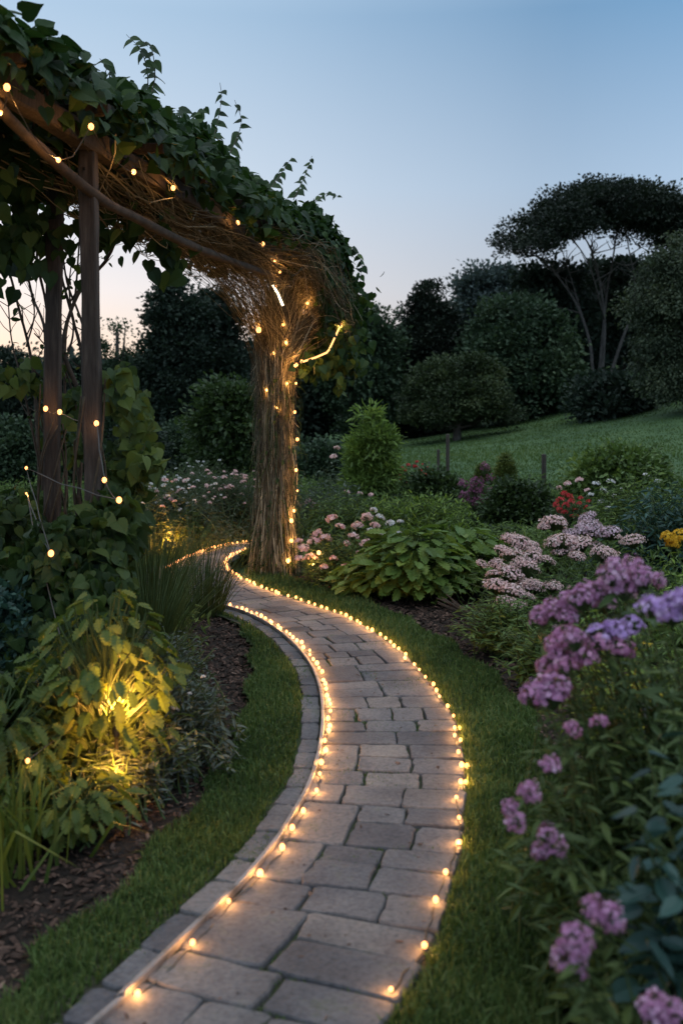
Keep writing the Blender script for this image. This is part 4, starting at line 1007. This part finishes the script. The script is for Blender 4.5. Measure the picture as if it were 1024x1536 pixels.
light_string('path_lights', 'string of warm bulbs on the outer edge of the far path bend', pts, .0125, group=LG, sag=0, lamp=lamp_right)
nr_ = norm(np.gradient(RF, axis=0)); RF = RF + np.stack([-nr_[:, 1], nr_[:, 0]], 1) * .022
pl = along(RF, lambda p: np.interp(p[1], [2.8, 4.2, 5.2, 6.5, 8, 12], [.27, .20, .155, .13, .11, .09]), .0); pts = []
for p, q in pl:
    pts.append(np.array([*p, zc]) + np.array([.008 * r.normal(), .008 * r.normal(), 0]))
    if p[1] < 5.0 and r.random() < .45: pts.append(np.array([*p, zc]) + np.array([r.uniform(.012, .028), r.normal(0, .02), -.01]))
pts = pts[:98]
light_string('path_lights', 'long string of warm bulbs along the right grass edge of the stone path', pts, [float(np.interp(p[1], [2.6, 8], [.0085, .012])) for p in pts], group=LG, sag=0, lamp=lamp_right)
# pale strip that carries the left lights
g = Geo(); C = np.vstack([[(-1.28, 1.2)], left_front]); C = catmull(C, 160); T_ = norm(np.gradient(C, axis=0)); N_ = np.stack([-T_[:, 1], T_[:, 0]], 1)
sec = [(-.009, .030), (-.009, .050), (-.007, .053), (.007, .053), (.009, .050), (.009, .030)]
V = np.concatenate([np.concatenate([C + N_ * a, np.full((len(C), 1), z)], 1)[:, None] for a, z in sec], 1).reshape(-1, 3); k = len(sec)
i = np.arange(len(C) - 1)[:, None] * k; j = np.arange(k - 1)[None]
g.add(V, np.stack([i + j, i + k + j, i + k + j + 1, i + j + 1], -1).reshape(-1, 4))
tag(g.build('edging_strip', M['strip']), 'pale thin metal edging strip curving along the left side of the stone path', 'edging strip')
# ------------------------------------------------------------------ garden spotlights
def spotlight(label, p, aim, power, cone=110):
    t = thing('garden_spotlight', label, 'spotlight', (p[0], p[1], 0))
    a = norm(np.asarray(aim) - p); q = p - np.array([p[0], p[1], 0])
    g = Geo(); C = np.array([q - a * .07, q - a * .05, q - a * .02, q + a * .02]); tube(g, C, [.010, .018, .020, .022], None, 14); g.build('housing', M['lamp_metal'], t)
    g = Geo(); tube(g, np.array([[0, 0, -.12], q - a * .05]), .007, .009, 6); g.build('spike', M['lamp_metal'], t)
    g = Geo(); tube(g, np.array([q + a * .0205, q + a * .024]), .019, .016, 14); g.build('lens', M['lens'], t)
    ld = bpy.data.lights.new('lamp', 'POINT'); ld.energy = power; ld.color = (1.0, .42, .075); ld.shadow_soft_size = .035
    lo = bpy.data.objects.new('lamp', ld); COL.objects.link(lo); lo.parent = t; lo.location = [float(v) for v in q + a * .06]
M['lens'] = glow_mat('lamp_lens', (1.0, .58, .17), 30)
spotlight('garden spotlight on a spike hidden among the big leaves in front of the timber posts', np.array([-.93, 4.12, .33]), (-1.02, 4.5, .95), 34)
spotlight('low garden spotlight at the foot of the big leaves beside the mulch on the left', np.array([-.90, 3.95, .12]), (-.98, 4.2, .5), 11)
spotlight('garden spotlight hidden in the pink-flowered drift behind the ornamental grass', np.array([-1.95, 11.1, .16]), (-1.85, 11.6, .6), 34)
spotlight('small garden spotlight low behind the purple flowers on the right', np.array([1.22, 4.0, .42]), (1.25, 4.3, .75), 1.8)

# ------------------------------------------------------------------ border plants
def head_mesh(name, rad, n, fl, tpl, mats, squash=.6, seed=0, stalks=True, cone=0.0):
    """a flower head: domed cluster of separate florets on thin stalks, centre at the origin"""
    q = np.random.default_rng(seed); g = Geo()
    d = norm(q.normal(size=(n * 2, 3))); d = d[d[:, 2] > -.25][:n]; n = len(d)
    P = d * rad * np.array([1, 1, squash]) * (1 + q.normal(0, .09, n))[:, None]
    if cone: P[:, 2] += cone * rad * (1 - np.hypot(P[:, 0], P[:, 1]) / rad) 
    nr = norm(d * np.array([.7, .7, 1]) + q.normal(size=(n, 3)) * .28); x = norm(np.cross(nr, q.normal(size=(n, 3))))
    scatter(g, tpl, P, x, nr, fl * q.uniform(.7, 1.2, n), np.clip(q.normal(.5, .24, n), 0, 1), 0)
    if stalks:
        b = np.zeros((n, 3)); b[:, 2] = -rad * squash * 1.1
        tubes(g, np.stack([b, (b + P) / 2 + np.array([0, 0, -.0]), P], 1), .0014, .0009, 3, .5, 1)
    o = g.build(name, mats); me = o.data; bpy.data.objects.remove(o); return me
def put(me, name, parent, p, sc=1.0, tilt=.25, label=None):
    o = bpy.data.objects.new(name, me); COL.objects.link(o); o.parent = parent; o.location = [float(v) for v in p]
    o.scale = (sc, sc, sc) if np.ndim(sc) == 0 else sc; o.rotation_euler = (r.normal(0, tilt), r.normal(0, tilt), r.uniform(0, 6.28)); return o
def stems_to(g, base, tips, br=.08, rad=.004, bow=.15, mat=1):
    """stems from a common crown to every tip; returns their curves"""
    tips = np.asarray(tips, float); n = len(tips); b = np.asarray(base) + np.concatenate([r.normal(0, br, (n, 2)), np.zeros((n, 1))], 1)
    m_ = b * .55 + tips * .45; m_[:, :2] = b[:, :2] * .72 + tips[:, :2] * .28; m_[:, 2] = tips[:, 2] * .55
    C = wavy(bez([b, m_, tips], 14), .006); tubes(g, C, rad, rad * .6, 5, .5, mat); return C
def leaves_on(g, C, tpl, L, per, lo=.12, hi=.95, droop=.2, tint=.5, mat=0, whorl=False, size_by=.4, out=1.0):
    n, K, _ = C.shape; u = np.tile(np.linspace(lo, hi, per), n) + r.normal(0, .02, n * per); k = np.repeat(np.arange(n), per)
    x = np.clip(u, 0, .999) * (K - 1); i = x.astype(int); fr = (x - i)[:, None]; P = C[k, i] * (1 - fr) + C[k, np.minimum(i + 1, K - 1)] * fr
    a = r.uniform(0, 6.28, len(P)); a = np.where(np.arange(len(P)) % 2, np.roll(a, 1) + 3.14, a)
    D = np.stack([np.cos(a) * out, np.sin(a) * out, r.normal(.15, .25, len(P)) - droop], 1)
    N = np.stack([np.zeros(len(P)), np.zeros(len(P)), np.ones(len(P))], 1) + r.normal(size=(len(P), 3)) * .35
    S = L * (1 - size_by * np.abs(u - .4)) * r.uniform(.7, 1.2, len(P))
    scatter(g, tpl, P, D, N, S, np.clip(r.normal(tint, .2, len(P)), 0, 1), mat)
ST = leaf_mat('green_stem', g3((.020, .034, .012), (.045, .070, .022), (.075, .10, .035)), 0, .6, .2)
def petal(name, a, b, c, trans=.35): return leaf_mat(name, g3(a, b, c), trans, .6, .15)
P_PURPLE = petal('petal_purple', (.25, .085, .19), (.50, .25, .43), (.72, .50, .66))
P_MAUVE = petal('petal_mauve', (.34, .18, .46), (.52, .34, .68), (.68, .52, .78))
P_ROSE = petal('petal_dusty_rose', (.28, .09, .19), (.46, .20, .36), (.60, .36, .48))
P_PALE = petal('petal_pale_pink', (.50, .26, .29), (.78, .55, .55), (.90, .74, .73))
P_BLUSH = petal('petal_blush', (.42, .24, .30), (.60, .44, .52), (.74, .60, .68))
P_WHITE = petal('petal_white', (.45, .42, .46), (.66, .64, .68), (.80, .78, .80))
P_RED = petal('petal_red', (.32, .015, .020), (.55, .045, .055), (.70, .14, .12))
P_YELL = petal('petal_yellow', (.42, .20, .010), (.62, .36, .022), (.75, .50, .06))
P_PLUM = petal('petal_plum', (.12, .03, .085), (.24, .075, .16), (.36, .15, .25))
PHL = [head_mesh('flower_head', .066, 84, .0135, FLORET, [P_PURPLE, ST], .85, k, cone=.5) for k in range(4)]
MAU = [head_mesh('flower_head', .062, 70, .014, FLORET, [P_MAUVE, ST], .72, 10 + k, cone=.2) for k in range(3)]
ROS = [head_mesh('flower_head', .055, 60, .0135, FLORET, [P_ROSE, ST], .75, 20 + k, cone=.2) for k in range(3)]
SED = [head_mesh('flower_head', .1, 320, .0088, FLORET, [P_PALE, ST], .58, 30 + k) for k in range(4)]
SEB = [head_mesh('flower_head', .1, 320, .0088, FLORET, [P_BLUSH, ST], .58, 36 + k) for k in range(3)]
PNK = [head_mesh('flower_head', .055, 40, .019, FLORET, [P_PALE, ST], .6, 40 + k) for k in range(3)]
WHT = [head_mesh('flower_head', .045, 30, .016, FLORET, [P_WHITE, ST], .6, 50 + k) for k in range(2)]
REDH = [head_mesh('flower_head', .032, 16, .017, FLORET, [P_RED, ST], .8, 60 + k) for k in range(2)]
YELH = [head_mesh('flower_head', .055, 60, .014, FLORET, [P_YELL, ST], .6, 70 + k) for k in range(2)]
FG = 'flowering plants in the borders'
F_PHLOX = foliage('phlox_leaf', (.046, .072, .022), .55, .3, .5, 1.2)
F_DUSK = foliage('dusky_leaf', (.020, .046, .040), .55, .2, .33, 1.0)

def flower_plant(name, label, base, heads, leafmat, tpl, leaf, per=16, extra=0, eh=.5, espread=.4, br=.09, cat='flowering plant', tint=.5, rad=.0035, group=FG, droop=.2, espec=None):
    """perennial: one foliage part (stems and leaves) and one part per flower head; heads = (mesh list, position, scale)"""
    base = np.asarray(base, float); t = thing(name, label, cat, base, group); g = Geo()
    tips = np.array([h[1] for h in heads]) - base if heads else np.zeros((0, 3))
    if extra:
        a = r.uniform(0, 6.28, extra); q = np.sqrt(r.random(extra)) * espread
        e = np.stack([q * np.cos(a), q * np.sin(a), eh * r.uniform(.55, 1.0, extra) * (1 - .35 * (q / espread) ** 2)], 1); tips = np.vstack([tips, e])
    C = stems_to(g, (0, 0, 0), tips - np.array([0, 0, .03]), br, rad); leaves_on(g, C, tpl, leaf, per, .1, .97, droop, tint)
    g.build('foliage', [leafmat, ST], t)
    for k, (ml, p, s) in enumerate(heads): put(ml[k % len(ml)], 'flower_head', t, np.asarray(p) - base, s)
    return t
def pxs(L, Y, ml, s, dy=.12, n=1):
    out = []
    for (x, y, *q) in L:
        for k in range(n): out.append((ml, at(x + (r.normal(0, 9) if n > 1 else 0), y + (r.normal(0, 8) if n > 1 else 0), Y + r.uniform(-dy, dy)), (q[0] if q else s) * r.uniform(.85, 1.15)))
    return out
# foreground right: purple phlox
RID = [(948,852),(930,866),(912,878),(893,892),(872,900),(850,908),(828,918),(812,928),(905,905),(935,885),(960,870)]; h = pxs(RID, 2.9, PHL, .52, .1) + pxs([(x_ + r.normal(0, 8), y_ + r.normal(4, 7)) for x_, y_ in RID], 2.95, PHL, .42, .12) + pxs([(880,893),(918,862)], 2.9, PHL, .55)
flower_plant('purple_phlox', 'tall purple phlox with a long slanting ridge of flowers, highest on the right', (1.05, 3.05, 0), h, F_PHLOX, LANCE, .085, 20, 160, .95, .45, .12)
h = pxs([(975,912),(995,915),(1015,905),(1035,900),(1005,925)], 2.35, MAU, .55, .05)
flower_plant('mauve_phlox', 'pale mauve phlox cut by the right border, beside the ridge of purple phlox', (.95, 2.45, 0), h, F_PHLOX, LANCE, .085, 16, 40, .9, .3, .1)
h = pxs([(945,940),(922,946),(900,954)], 2.75, MAU, .55, .05) + pxs([(850,955),(835,968),(865,970),(838,985),(822,1000),(848,1002),(880,985),(895,965),(858,990),(930,972)], 2.75, ROS, .62, .1) + pxs([(835,990),(860,962)], 2.7, PHL, .5)
flower_plant('rose_phlox', 'dusty rose phlox with one mauve cluster, just below the ridge of purple phlox', (.86, 2.85, 0), h, F_PHLOX, LANCE, .08, 20, 140, .85, .40, .12)
h = pxs([(832,1030),(815,1038),(800,1045),(825,1045)], 2.6, PHL, .55, .05) + pxs([(858,1095),(898,1085)], 2.6, ROS, .4)
flower_plant('purple_phlox', 'low purple phlox cluster leaning over the lawn edge, below the dusty rose phlox', (.78, 2.7, 0), h, F_PHLOX, LANCE, .075, 18, 120, .62, .36, .1)
h = pxs([(823,1150)], 2.35, PHL, .36) + pxs([(793,1190)], 2.35, PHL, .36) + pxs([(766,1212),(772,1236)], 2.3, PHL, .36) + pxs([(820,1252),(832,1272),(812,1280)], 2.25, PHL, .38, .03)
flower_plant('purple_phlox', 'purple phlox with small separate heads hanging out over the grass', (.80, 2.4, 0), h, F_PHLOX, LANCE, .07, 18, 110, .55, .32, .08)
h = pxs([(890,1365),(913,1378)], 1.95, PHL, .42, .03) + pxs([(862,1412),(852,1436),(858,1455)], 1.9, PHL, .44, .02) + pxs([(978,1512),(1012,1524),(990,1530)], 1.8, PHL, .42, .02)
flower_plant('purple_phlox', 'lowest purple phlox at the bottom right corner of the bed', (.66, 2.0, 0), h, F_PHLOX, LANCE, .07, 14, 60, .5, .3, .08)
# dark leafy plant in front
def leafy(name, label, base, n, hgt, spread, tpl, leaf, mat, per=12, tint=.5, droop=.3, cat='leafy plant', group=None, rad=.005, hmin=.5, br=.08, out=1.0):
    base = np.asarray(base, float); t = thing(name, label, cat, base, group); g = Geo()
    a = r.uniform(0, 6.28, n); q = np.sqrt(r.random(n)) * spread; tips = np.stack([q * np.cos(a), q * np.sin(a), hgt * r.uniform(hmin, 1, n) * (1 - .3 * (q / spread) ** 2)], 1)
    C = stems_to(g, (0, 0, 0), tips, br, rad); leaves_on(g, C, tpl, leaf, per, .12, .99, droop, tint, out=out); g.build('foliage', [mat, ST], t); return t
LP = 'leafy plants in the borders'
leafy('leafy_plant', 'tall dark plant with blue-tinged drooping leaves at the right border, before the phlox', (.82, 2.1, 0), 60, 1.08, .26, LEAF, .098, F_DUSK, 13, .5, .45, group=LP)
leafy('leafy_plant', 'shorter dark plant at the bottom right, between the lowest phlox and the grass', (.80, 1.75, 0), 40, .75, .26, LEAF, .10, F_PHLOX, 11, .45, .35, group=LP)
leafy('leafy_plant', 'fine-leaved green plant behind the dusty rose phlox, lit yellow from below', (1.25, 4.35, 0), 90, .80, .42, LANCE, .09, F_FRESH, 16, .55, .1, group=LP)
leafy('leafy_plant', 'feathery green plant at the lawn edge in front of the flat pink flower plates', tuple(gnd(765, 985)), 150, .42, .42, LANCE, .07, F_GREEN, 16, .55, .0, group=LP)
leafy('leafy_plant', 'low green plant on the bark mulch right of the lawn curve', tuple(gnd(815, 1040)), 90, .45, .30, LANCE, .07, F_GREEN, 14, .45, .05, group=LP)
# flat pale pink flower plates
base = at(825, 620, 7.3); base[2] = 0
h = []
for (x, y, w) in [(830,785,40),(855,800,24),(880,778,30),(884,795,44),(912,800,36),(840,815,48),(868,818,40),(905,832,42),(875,795,30),(765,808,30),(780,815,36),(755,828,30),(770,835,40),(795,838,34),(818,842,28),(742,845,22),(790,855,40),(765,862,44),(745,880,40),(770,890,44),(760,905,36),(800,880,36),(740,862,24),(828,880,30),(775,912,30),(948,812,36),(722,846,18),(865,835,26),(888,785,26),(815,790,20),(800,825,24)]:
    Yc = float(np.interp(y, [775, 915], [8.1, 6.7])); h.append((SED if x < 850 or y > 810 else SEB, at(x, y, Yc), w / F * Yc / .2 * .98))
    if w > 35: h.append((SED, at(x + r.normal(0, 20), y + r.normal(6, 12), Yc + r.uniform(-.1, .3)), w / F * Yc / .2 * r.uniform(.35, .6)))
flower_plant('plate_flowers', 'broad mound of flat pale pink flower plates, largest pale patch in the right border', base, h, F_GREEN, LANCE, .075, 12, 150, .62, .62, .25, droop=.1)
# pink phlox beside the column, white asters
base = at(510, 620, 9.3); base[2] = 0
h = [(PNK, at(x, y, 9.2 + (y - 820) * -.006 + r.uniform(-.1, .1)), s) for (x, y, s) in [(497,778,1.0),(510,790,.8),(535,788,.9),(550,776,1.0),(562,788,.8),(530,805,.9),(548,815,1.0),(470,812,1.0),(455,822,.9),(488,808,1.1),(450,838,.8),(466,836,.9),(500,838,.7),(520,815,.6),(485,850,.6),(520,850,.8),(448,812,.7),(475,800,.8),(540,830,.7)]]
flower_plant('pink_phlox', 'pale pink flowering plant at the foot of the twig-wrapped column, a bulb glowing in it', base, h, F_GREEN, LANCE, .075, 14, 110, .6, .5, .18)
base = at(585, 620, 10.0); base[2] = 0
h = [(WHT, at(x, y, 10 + r.uniform(-.2, .2)), s) for (x, y, s) in [(570,775,.9),(585,785,1.0),(595,800,.9),(575,800,.8),(590,815,.8),(560,765,.8),(600,782,.7),(555,795,.7),(580,825,.7)]]
flower_plant('white_aster', 'bluish white flowering plant between the pale pink flowers and the green grassy mound', base, h, F_GREY, LANCE, .06, 12, 70, .5, .3, .12)
t_ = light_string('string_lights', 'single warm bulb on a wire glowing inside the pale pink flowers by the column', [at(470, 846, 9.0), at(478, 829, 8.95)], [.006, .018], group=LG, sag=.0, me=[bulb_me_big] * 2)
# lobed big-leaved plant
LAMPS = [np.array([-.93, 4.12, .36]), np.array([-.90, 3.95, .15])]
def rosette(name, label, base, n, L, mat, tpl=LOBED, hgt=.5, spread=.35, tint=.55, cat='leafy plant', group=LP, droop=.5):
    base = np.asarray(base, float); t = thing(name, label, cat, base, group); g = Geo()
    a = r.uniform(0, 6.28, n); q = np.sqrt(r.random(n)); tips = np.stack([q * spread * np.cos(a), q * spread * np.sin(a), hgt * r.uniform(.35, 1, n) * (1 - .45 * q * q)], 1)
    for lp in LAMPS: tips = tips[(np.linalg.norm(tips + base - lp, axis=1) > .15) | (tips[:, 1] + base[1] < lp[1] - .075)]
    n = len(tips); a = np.arctan2(tips[:, 1], tips[:, 0]); q = np.minimum(np.hypot(tips[:, 0], tips[:, 1]) / spread, 1)
    C = stems_to(g, (0, 0, 0), tips, .06, .005)
    D = np.stack([np.cos(a), np.sin(a), r.normal(-.1, .3, n) - droop * q], 1); N = np.array([0, 0, 1.0]) + r.normal(size=(n, 3)) * .3
    scatter(g, tpl, tips, D, N, L * r.uniform(.65, 1.2, n), np.clip(r.normal(tint, .18, n), 0, 1)); g.build('foliage', [mat, ST], t); return t
F_ACAN = foliage('lobed_leaf', (.064, .110, .022), .5, .3, .5, 1.35)
rosette('lobed_plant', 'large lobed-leaf plant in the middle of the right border beside the bark mulch', (.62, 8.65, 0), 620, .16, F_ACAN, hgt=.64, spread=.46, droop=.1)
rosette('lobed_plant', 'lobed-leaf plant joining the large one on its right, half behind it', (1.05, 9.0, 0), 460, .16, F_ACAN, hgt=.64, spread=.42, droop=.1)
rosette('lobed_plant', 'smaller lobed-leaf plant left of the large one, touched by warm light', (.28, 8.75, 0), 240, .13, F_ACAN, hgt=.38, spread=.30, tint=.7, droop=.1)
# mounds and drifts farther back
leafy('grassy_mound', 'bright green fine-leaved mound in the middle of the right border', (.85, 11.3, 0), 420, .74, .75, LANCE, .10, F_FRESH, 14, .5, -.3, group=LP, br=.4, out=.5)
leafy('grassy_mound', 'green mound behind the pale pink flowers by the column', (.05, 11.6, 0), 300, .72, .60, LANCE, .09, F_GREEN, 14, .5, -.1, group=LP, br=.35, out=.6)
leafy('grassy_mound', 'green mound between the dark bush and the flat pink flower plates', (1.75, 10.2, 0), 260, .50, .6, LANCE, .09, F_GREEN, 14, .45, -.1, group=LP, br=.35, out=.6)
leafy('tall_perennial', 'tall grey-green leafy perennial at the right border, behind the yellow flower', (2.95, 8.9, 0), 170, 1.08, .55, LANCE, .12, F_BLUE, 18, .6, .25, group=LP, br=.3)
leafy('tall_perennial', 'tall leafy perennial with pale upright tips before the dark rounded bush', (3.15, 10.4, 0), 150, 1.15, .55, LANCE, .12, F_GREEN, 18, .6, .1, group=LP, br=.3)
h = [(YELH, at(x, y, 6.6), s) for (x, y, s) in [(1002,805,.9),(1012,812,1.1),(1020,803,.9),(1008,818,.8)]]
flower_plant('yellow_flower', 'plant with a golden yellow flower cluster at the right border', (2.2, 6.6, 0), h, F_FRESH, LANCE, .08, 16, 90, .68, .38, .15, tint=.6)
h = [(REDH, at(x, y, 15.6 + r.uniform(-.2, .2)), s * 1.2) for (x, y, s) in [(594,722,1),(609,724,.8),(636,712,.9),(646,706,.8),(619,722,.9),(601,702,.8),(635,697,.7),(625,693,.7),(597,712,.9),(606,706,1),(615,715,.9),(622,700,1),(630,706,.8),(640,702,.8),(612,698,.8),(628,715,.7),(602,720,.8)]]
flower_plant('red_flower', 'red-flowered plant left of the two close wooden stakes', at(618, 620, 15.6) * np.array([1, 1, 0]), h, F_GREY, LANCE, .10, 12, 90, .6, .5, .2)
h = [(REDH, at(x, y, 11.6 + r.uniform(-.2, .2)), s) for (x, y, s) in [(833,757,1),(845,740,1),(856,752,1.1),(866,775,.9),(886,770,.9),(846,768,1),(870,747,.8),(882,752,.8),(840,750,1.2),(852,745,1.3),(848,758,1.2),(862,765,1),(880,762,1.1),(875,772,1),(858,775,.9),(838,765,1),(868,755,.8)]] + [(PNK, at(x, y, 11.9), s) for (x, y, s) in [(850,725,.7),(868,720,.8),(838,732,.6),(880,735,.6)]]
flower_plant('red_flower', 'red and pink flowered plant behind the flat pink flower plates', at(858, 620, 11.8) * np.array([1, 1, 0]), h, F_DEEP, LANCE, .09, 12, 90, .7, .4, .2)
h = [(WHT, at(x, y, 11.0 + r.uniform(-.3, .3)), s) for (x, y, s) in [(893,725,.9),(905,735,.8),(915,722,.9),(900,752,.8),(922,745,.8),(930,735,.7),(912,762,.8),(885,742,.7),(975,735,.8),(985,722,.8),(968,712,.7)]]
flower_plant('white_flower', 'loose white-flowered plant between the red flowers and the tall leafy perennial', at(912, 620, 11.0) * np.array([1, 1, 0]), h, F_GREY, LANCE, .08, 12, 90, .62, .45, .2)
PLUMH = [head_mesh('flower_head', .05, 40, .014, FLORET4, [P_PLUM, ST], 1.2, 80 + k) for k in range(2)]
h = [(PLUMH, at(722 + r.normal(0, 12), 742 + r.normal(0, 13), 13.6 + r.uniform(-.25, .25)), r.uniform(.9, 1.4)) for k in range(44)]
flower_plant('plum_shrub', 'plum-purple shrubby plant left of the golden cone conifer', at(722, 620, 13.7) * np.array([1, 1, 0]), h, F_DEEP, LANCE, .07, 12, 80, .55, .32, .15)
h = [(PNK, at(x, y, 13.5 + r.uniform(-.3, .3)), s) for (x, y, s) in [(500,685,.9),(505,672,.7),(462,752,.8),(470,757,.8),(455,757,.7),(540,740,.6),(520,738,.7),(556,742,.6)]]
flower_plant('pink_phlox', 'loose pink-flowered plant showing just right of the lit column', at(492, 620, 13.5) * np.array([1, 1, 0]), h, F_GREY, LANCE, .09, 14, 110, .95, .55, .25)
# ------------------------------------------------------------------ left border
F_SILV = foliage('silver_leaf', (.060, .075, .062), .5, .2, .6, 1.05)
F_MEAD = foliage('meadow_leaf', (.046, .056, .034), .5, .25, .6, 1.15)
h = [(WHT, at(x, y, 4.4 + r.uniform(-.1, .1)), s) for (x, y, s) in [(262,1062,.42),(270,1068,.36),(256,1070,.34),(269,1005,.34),(238,1100,.26),(205,1078,.24),(228,1075,.24),(305,1015,.24),(285,1040,.2),(262,1180,.26)]]
flower_plant('silver_shrub', 'low grey-leaved plant with tiny white flowers on the left mulch edge', (-.80, 4.55, 0), h, F_SILV, LANCE, .055, 20, 240, .52, .30, .15, tint=.5)
leafy('silver_plant', 'grey-leaved low plant behind the one with white flowers, left of the grass verge', (-1.0, 5.35, 0), 200, .50, .34, LANCE, .05, F_SILV, 18, .4, .0, group=LP, br=.14)
leafy('silver_plant', 'low grey-green plant in front of the white-flowered grey one, by the mulch', (-.86, 4.2, 0), 170, .34, .27, LANCE, .05, F_SILV, 16, .4, .0, group=LP, br=.12)
for i_, (bx_, by_, n_, hh, sp, tn, lab) in enumerate(((-1.36, 7.2, 680, .86, .40, .6, 'tall clump of fine ornamental grass left of the path bend, the greener of the two'), (-1.10, 7.9, 330, .64, .34, .25, 'dark spiky clump of ornamental grass beside the path bend'), (-1.22, 6.4, 420, .66, .36, .5, 'nearer clump of ornamental grass, between the post climber and the left mulch'))):
    t = thing('ornamental_grass', lab, 'ornamental grass', (bx_, by_, 0), 'ornamental grasses'); g = Geo()
    a = r.uniform(0, 6.28, n_); q = np.sqrt(r.random(n_)); b0 = np.stack([q * .16 * np.cos(a), q * .16 * np.sin(a), np.zeros(n_)], 1); H = hh * r.uniform(.5, 1.05, n_)
    e = np.stack([b0[:, 0] + np.cos(a) * q * sp * r.uniform(.4, 1.3, n_), b0[:, 1] + np.sin(a) * q * sp, H], 1); m_ = b0 * .6 + e * .4; m_[:, 2] = H * .6
    tubes(g, bez([b0, m_, e], 8), .0027, .0007, 3, np.clip(r.normal(tn, .2, n_), 0, 1)); g.build('blades', foliage('ornamental_blade', (.046, .076, .026), .6, .3, .5, 1.3), t)
F_BIG = foliage('big_leaf', (.050, .078, .016), .6, .4, .5, 1.4)
rosette('broad_leaf_plant', 'big-leaved plant brightly lit from below in front of the timber posts', (-1.02, 4.25, 0), 430, .082, F_BIG, LOBED, .88, .33, .6, droop=.7)
rosette('broad_leaf_plant', 'spreading big-leaved plant at the mulch edge under the lit one', (-1.02, 3.78, 0), 170, .08, F_BIG, LOBED, .26, .22, .55, droop=.5)
rosette('broad_leaf_plant', 'big-leaved plant in half shade at the left border', (-1.45, 4.0, 0), 380, .085, F_BIG, LOBED, .60, .38, .4, droop=.6)
for i_, (bx_, by_, n_, lab) in enumerate(((-1.16, 3.5, 60, 'bigger clump of strap leaves at the lower left, in front of the big leaves'), (-1.22, 3.25, 34, 'smaller clump of strap leaves at the left border, in front of the bigger one'))):
    t = thing('strap_leaf_plant', lab, 'strap-leaved plant', (bx_, by_, 0), LP); g = Geo()
    P = np.concatenate([r.normal(0, .08, (n_, 2)), np.zeros((n_, 1))], 1); blades(g, P, r.uniform(.28, .48, n_), .55, .0075, np.clip(r.normal(.6, .2, n_), 0, 1), r=r); g.build('blades', F_BIG, t)
shrub('dark_shrub', 'dark blue-green shrub at the left border behind the strap leaves', 5, 890, 1060, 110, 5.0, (F_BLUE, VS), 'dome', 61, SG, leaf=.05, cr=.12, ncl=200, per=50, base_z=0)
shrub('dark_shrub', 'green shrub at the left border lower down, beside the big leaves in half shade', 20, 1040, 1230, 120, 4.3, (F_DEEP, VS), 'dome', 62, SG, leaf=.055, cr=.12, ncl=200, per=50, base_z=0)
def drift(label, px, pyt, Yc, w, hgt, n, heads, mats, seed):
    base = at(px, 620, Yc); base[2] = 0; hh = []
    for k in range(heads):
        hh.append((mats[k % len(mats)], at(px + r.normal(0, w * .26), pyt + r.uniform(0, 50), Yc + r.normal(0, .3)), r.uniform(.28, .55)))
    flower_plant('meadow_flowers', label, base, hh, F_MEAD, LANCE, .075, 14, n, hgt, w / F * Yc * .5, .35, tint=.5, group='meadow flower drifts')
drift('grey-green meadow drift with pink flowers, under the arch left of the path bend', 262, 715, 11.8, 130, .85, 380, 80, [PNK, WHT], 1)
drift('meadow drift with scattered pink flowers, nearer the twig-wrapped column', 345, 705, 12.8, 120, .95, 380, 70, [PNK], 2)
drift('dark meadow drift at the far end of the path behind the column', 400, 770, 13.8, 110, .8, 220, 10, [PNK], 3)
drift('pale meadow drift farthest back under the arch, white-flowered', 300, 690, 15.5, 170, 1.0, 300, 44, [WHT], 4)
leafy('leafy_plant', 'low green plant lit golden by a hidden lamp behind the ornamental grass', (-1.82, 11.55, 0), 150, .5, .34, LEAF, .08, F_BIG, 14, .6, .1, group=LP, br=.15)
# undergrowth that fills the borders between the plants
g = Geo(); n = 5200
P = np.stack([r.uniform(-7, 8, n), r.uniform(2.4, 17.6, n)], 1); dl, dr = sided(P, LV_OUT), sided(P, RV_OUT)
kp = ((dl > .45) | (dr < np.where(P[:, 1] > 4.5, -.58, -.35))) & ~in_path(P, .35) & ~on_verge(P) & (np.abs(P[:, 0]) < P[:, 1] * .40 + .5) & (np.hypot(P[:, 0] + .66, P[:, 1] - 9.9) > .5)
P = P[kp]; dl = dl[kp]; dr = dr[kp]; dd = np.minimum(np.maximum(np.where(dl > .2, dl, -dr), 0), 3)
H = (.10 + .16 * np.clip(dd, 0, 1.6)) * (1 + .5 * fbm(P, .8, 55)) * r.uniform(.4, 1.1, len(P))
C = np.concatenate([P, H[:, None]], 1)
cluster_leaves(g, C, 26, .17, .062, r, LANCE, .3, None, np.clip(.42 + .25 * fbm(P, .9, 57) + r.normal(0, .1, len(P)), 0, 1), .8)
tag(g.build('undergrowth', F_GREEN), kind='stuff')
# broken bark sticks on the mulch
t = thing('stick_bundle', 'small bundle of dry split sticks lying on the mulch beside the lobed-leaf plant', 'sticks', gnd(695, 925)); g = Geo()
b0 = gnd(700, 940) - np.array(t.location)
for k in range(9):
    a = np.array([r.normal(.03, .03), r.normal(0, .05), .012 + .004 * k]); e = a + np.array([-.17 + r.normal(0, .04), .12 + r.normal(0, .04), .10 + r.normal(0, .03)])
    tube(g, np.array([a, (a + e) / 2 + r.normal(0, .006, 3), e]), .009, .004, 5)
g.build('sticks', M['branch'], t)
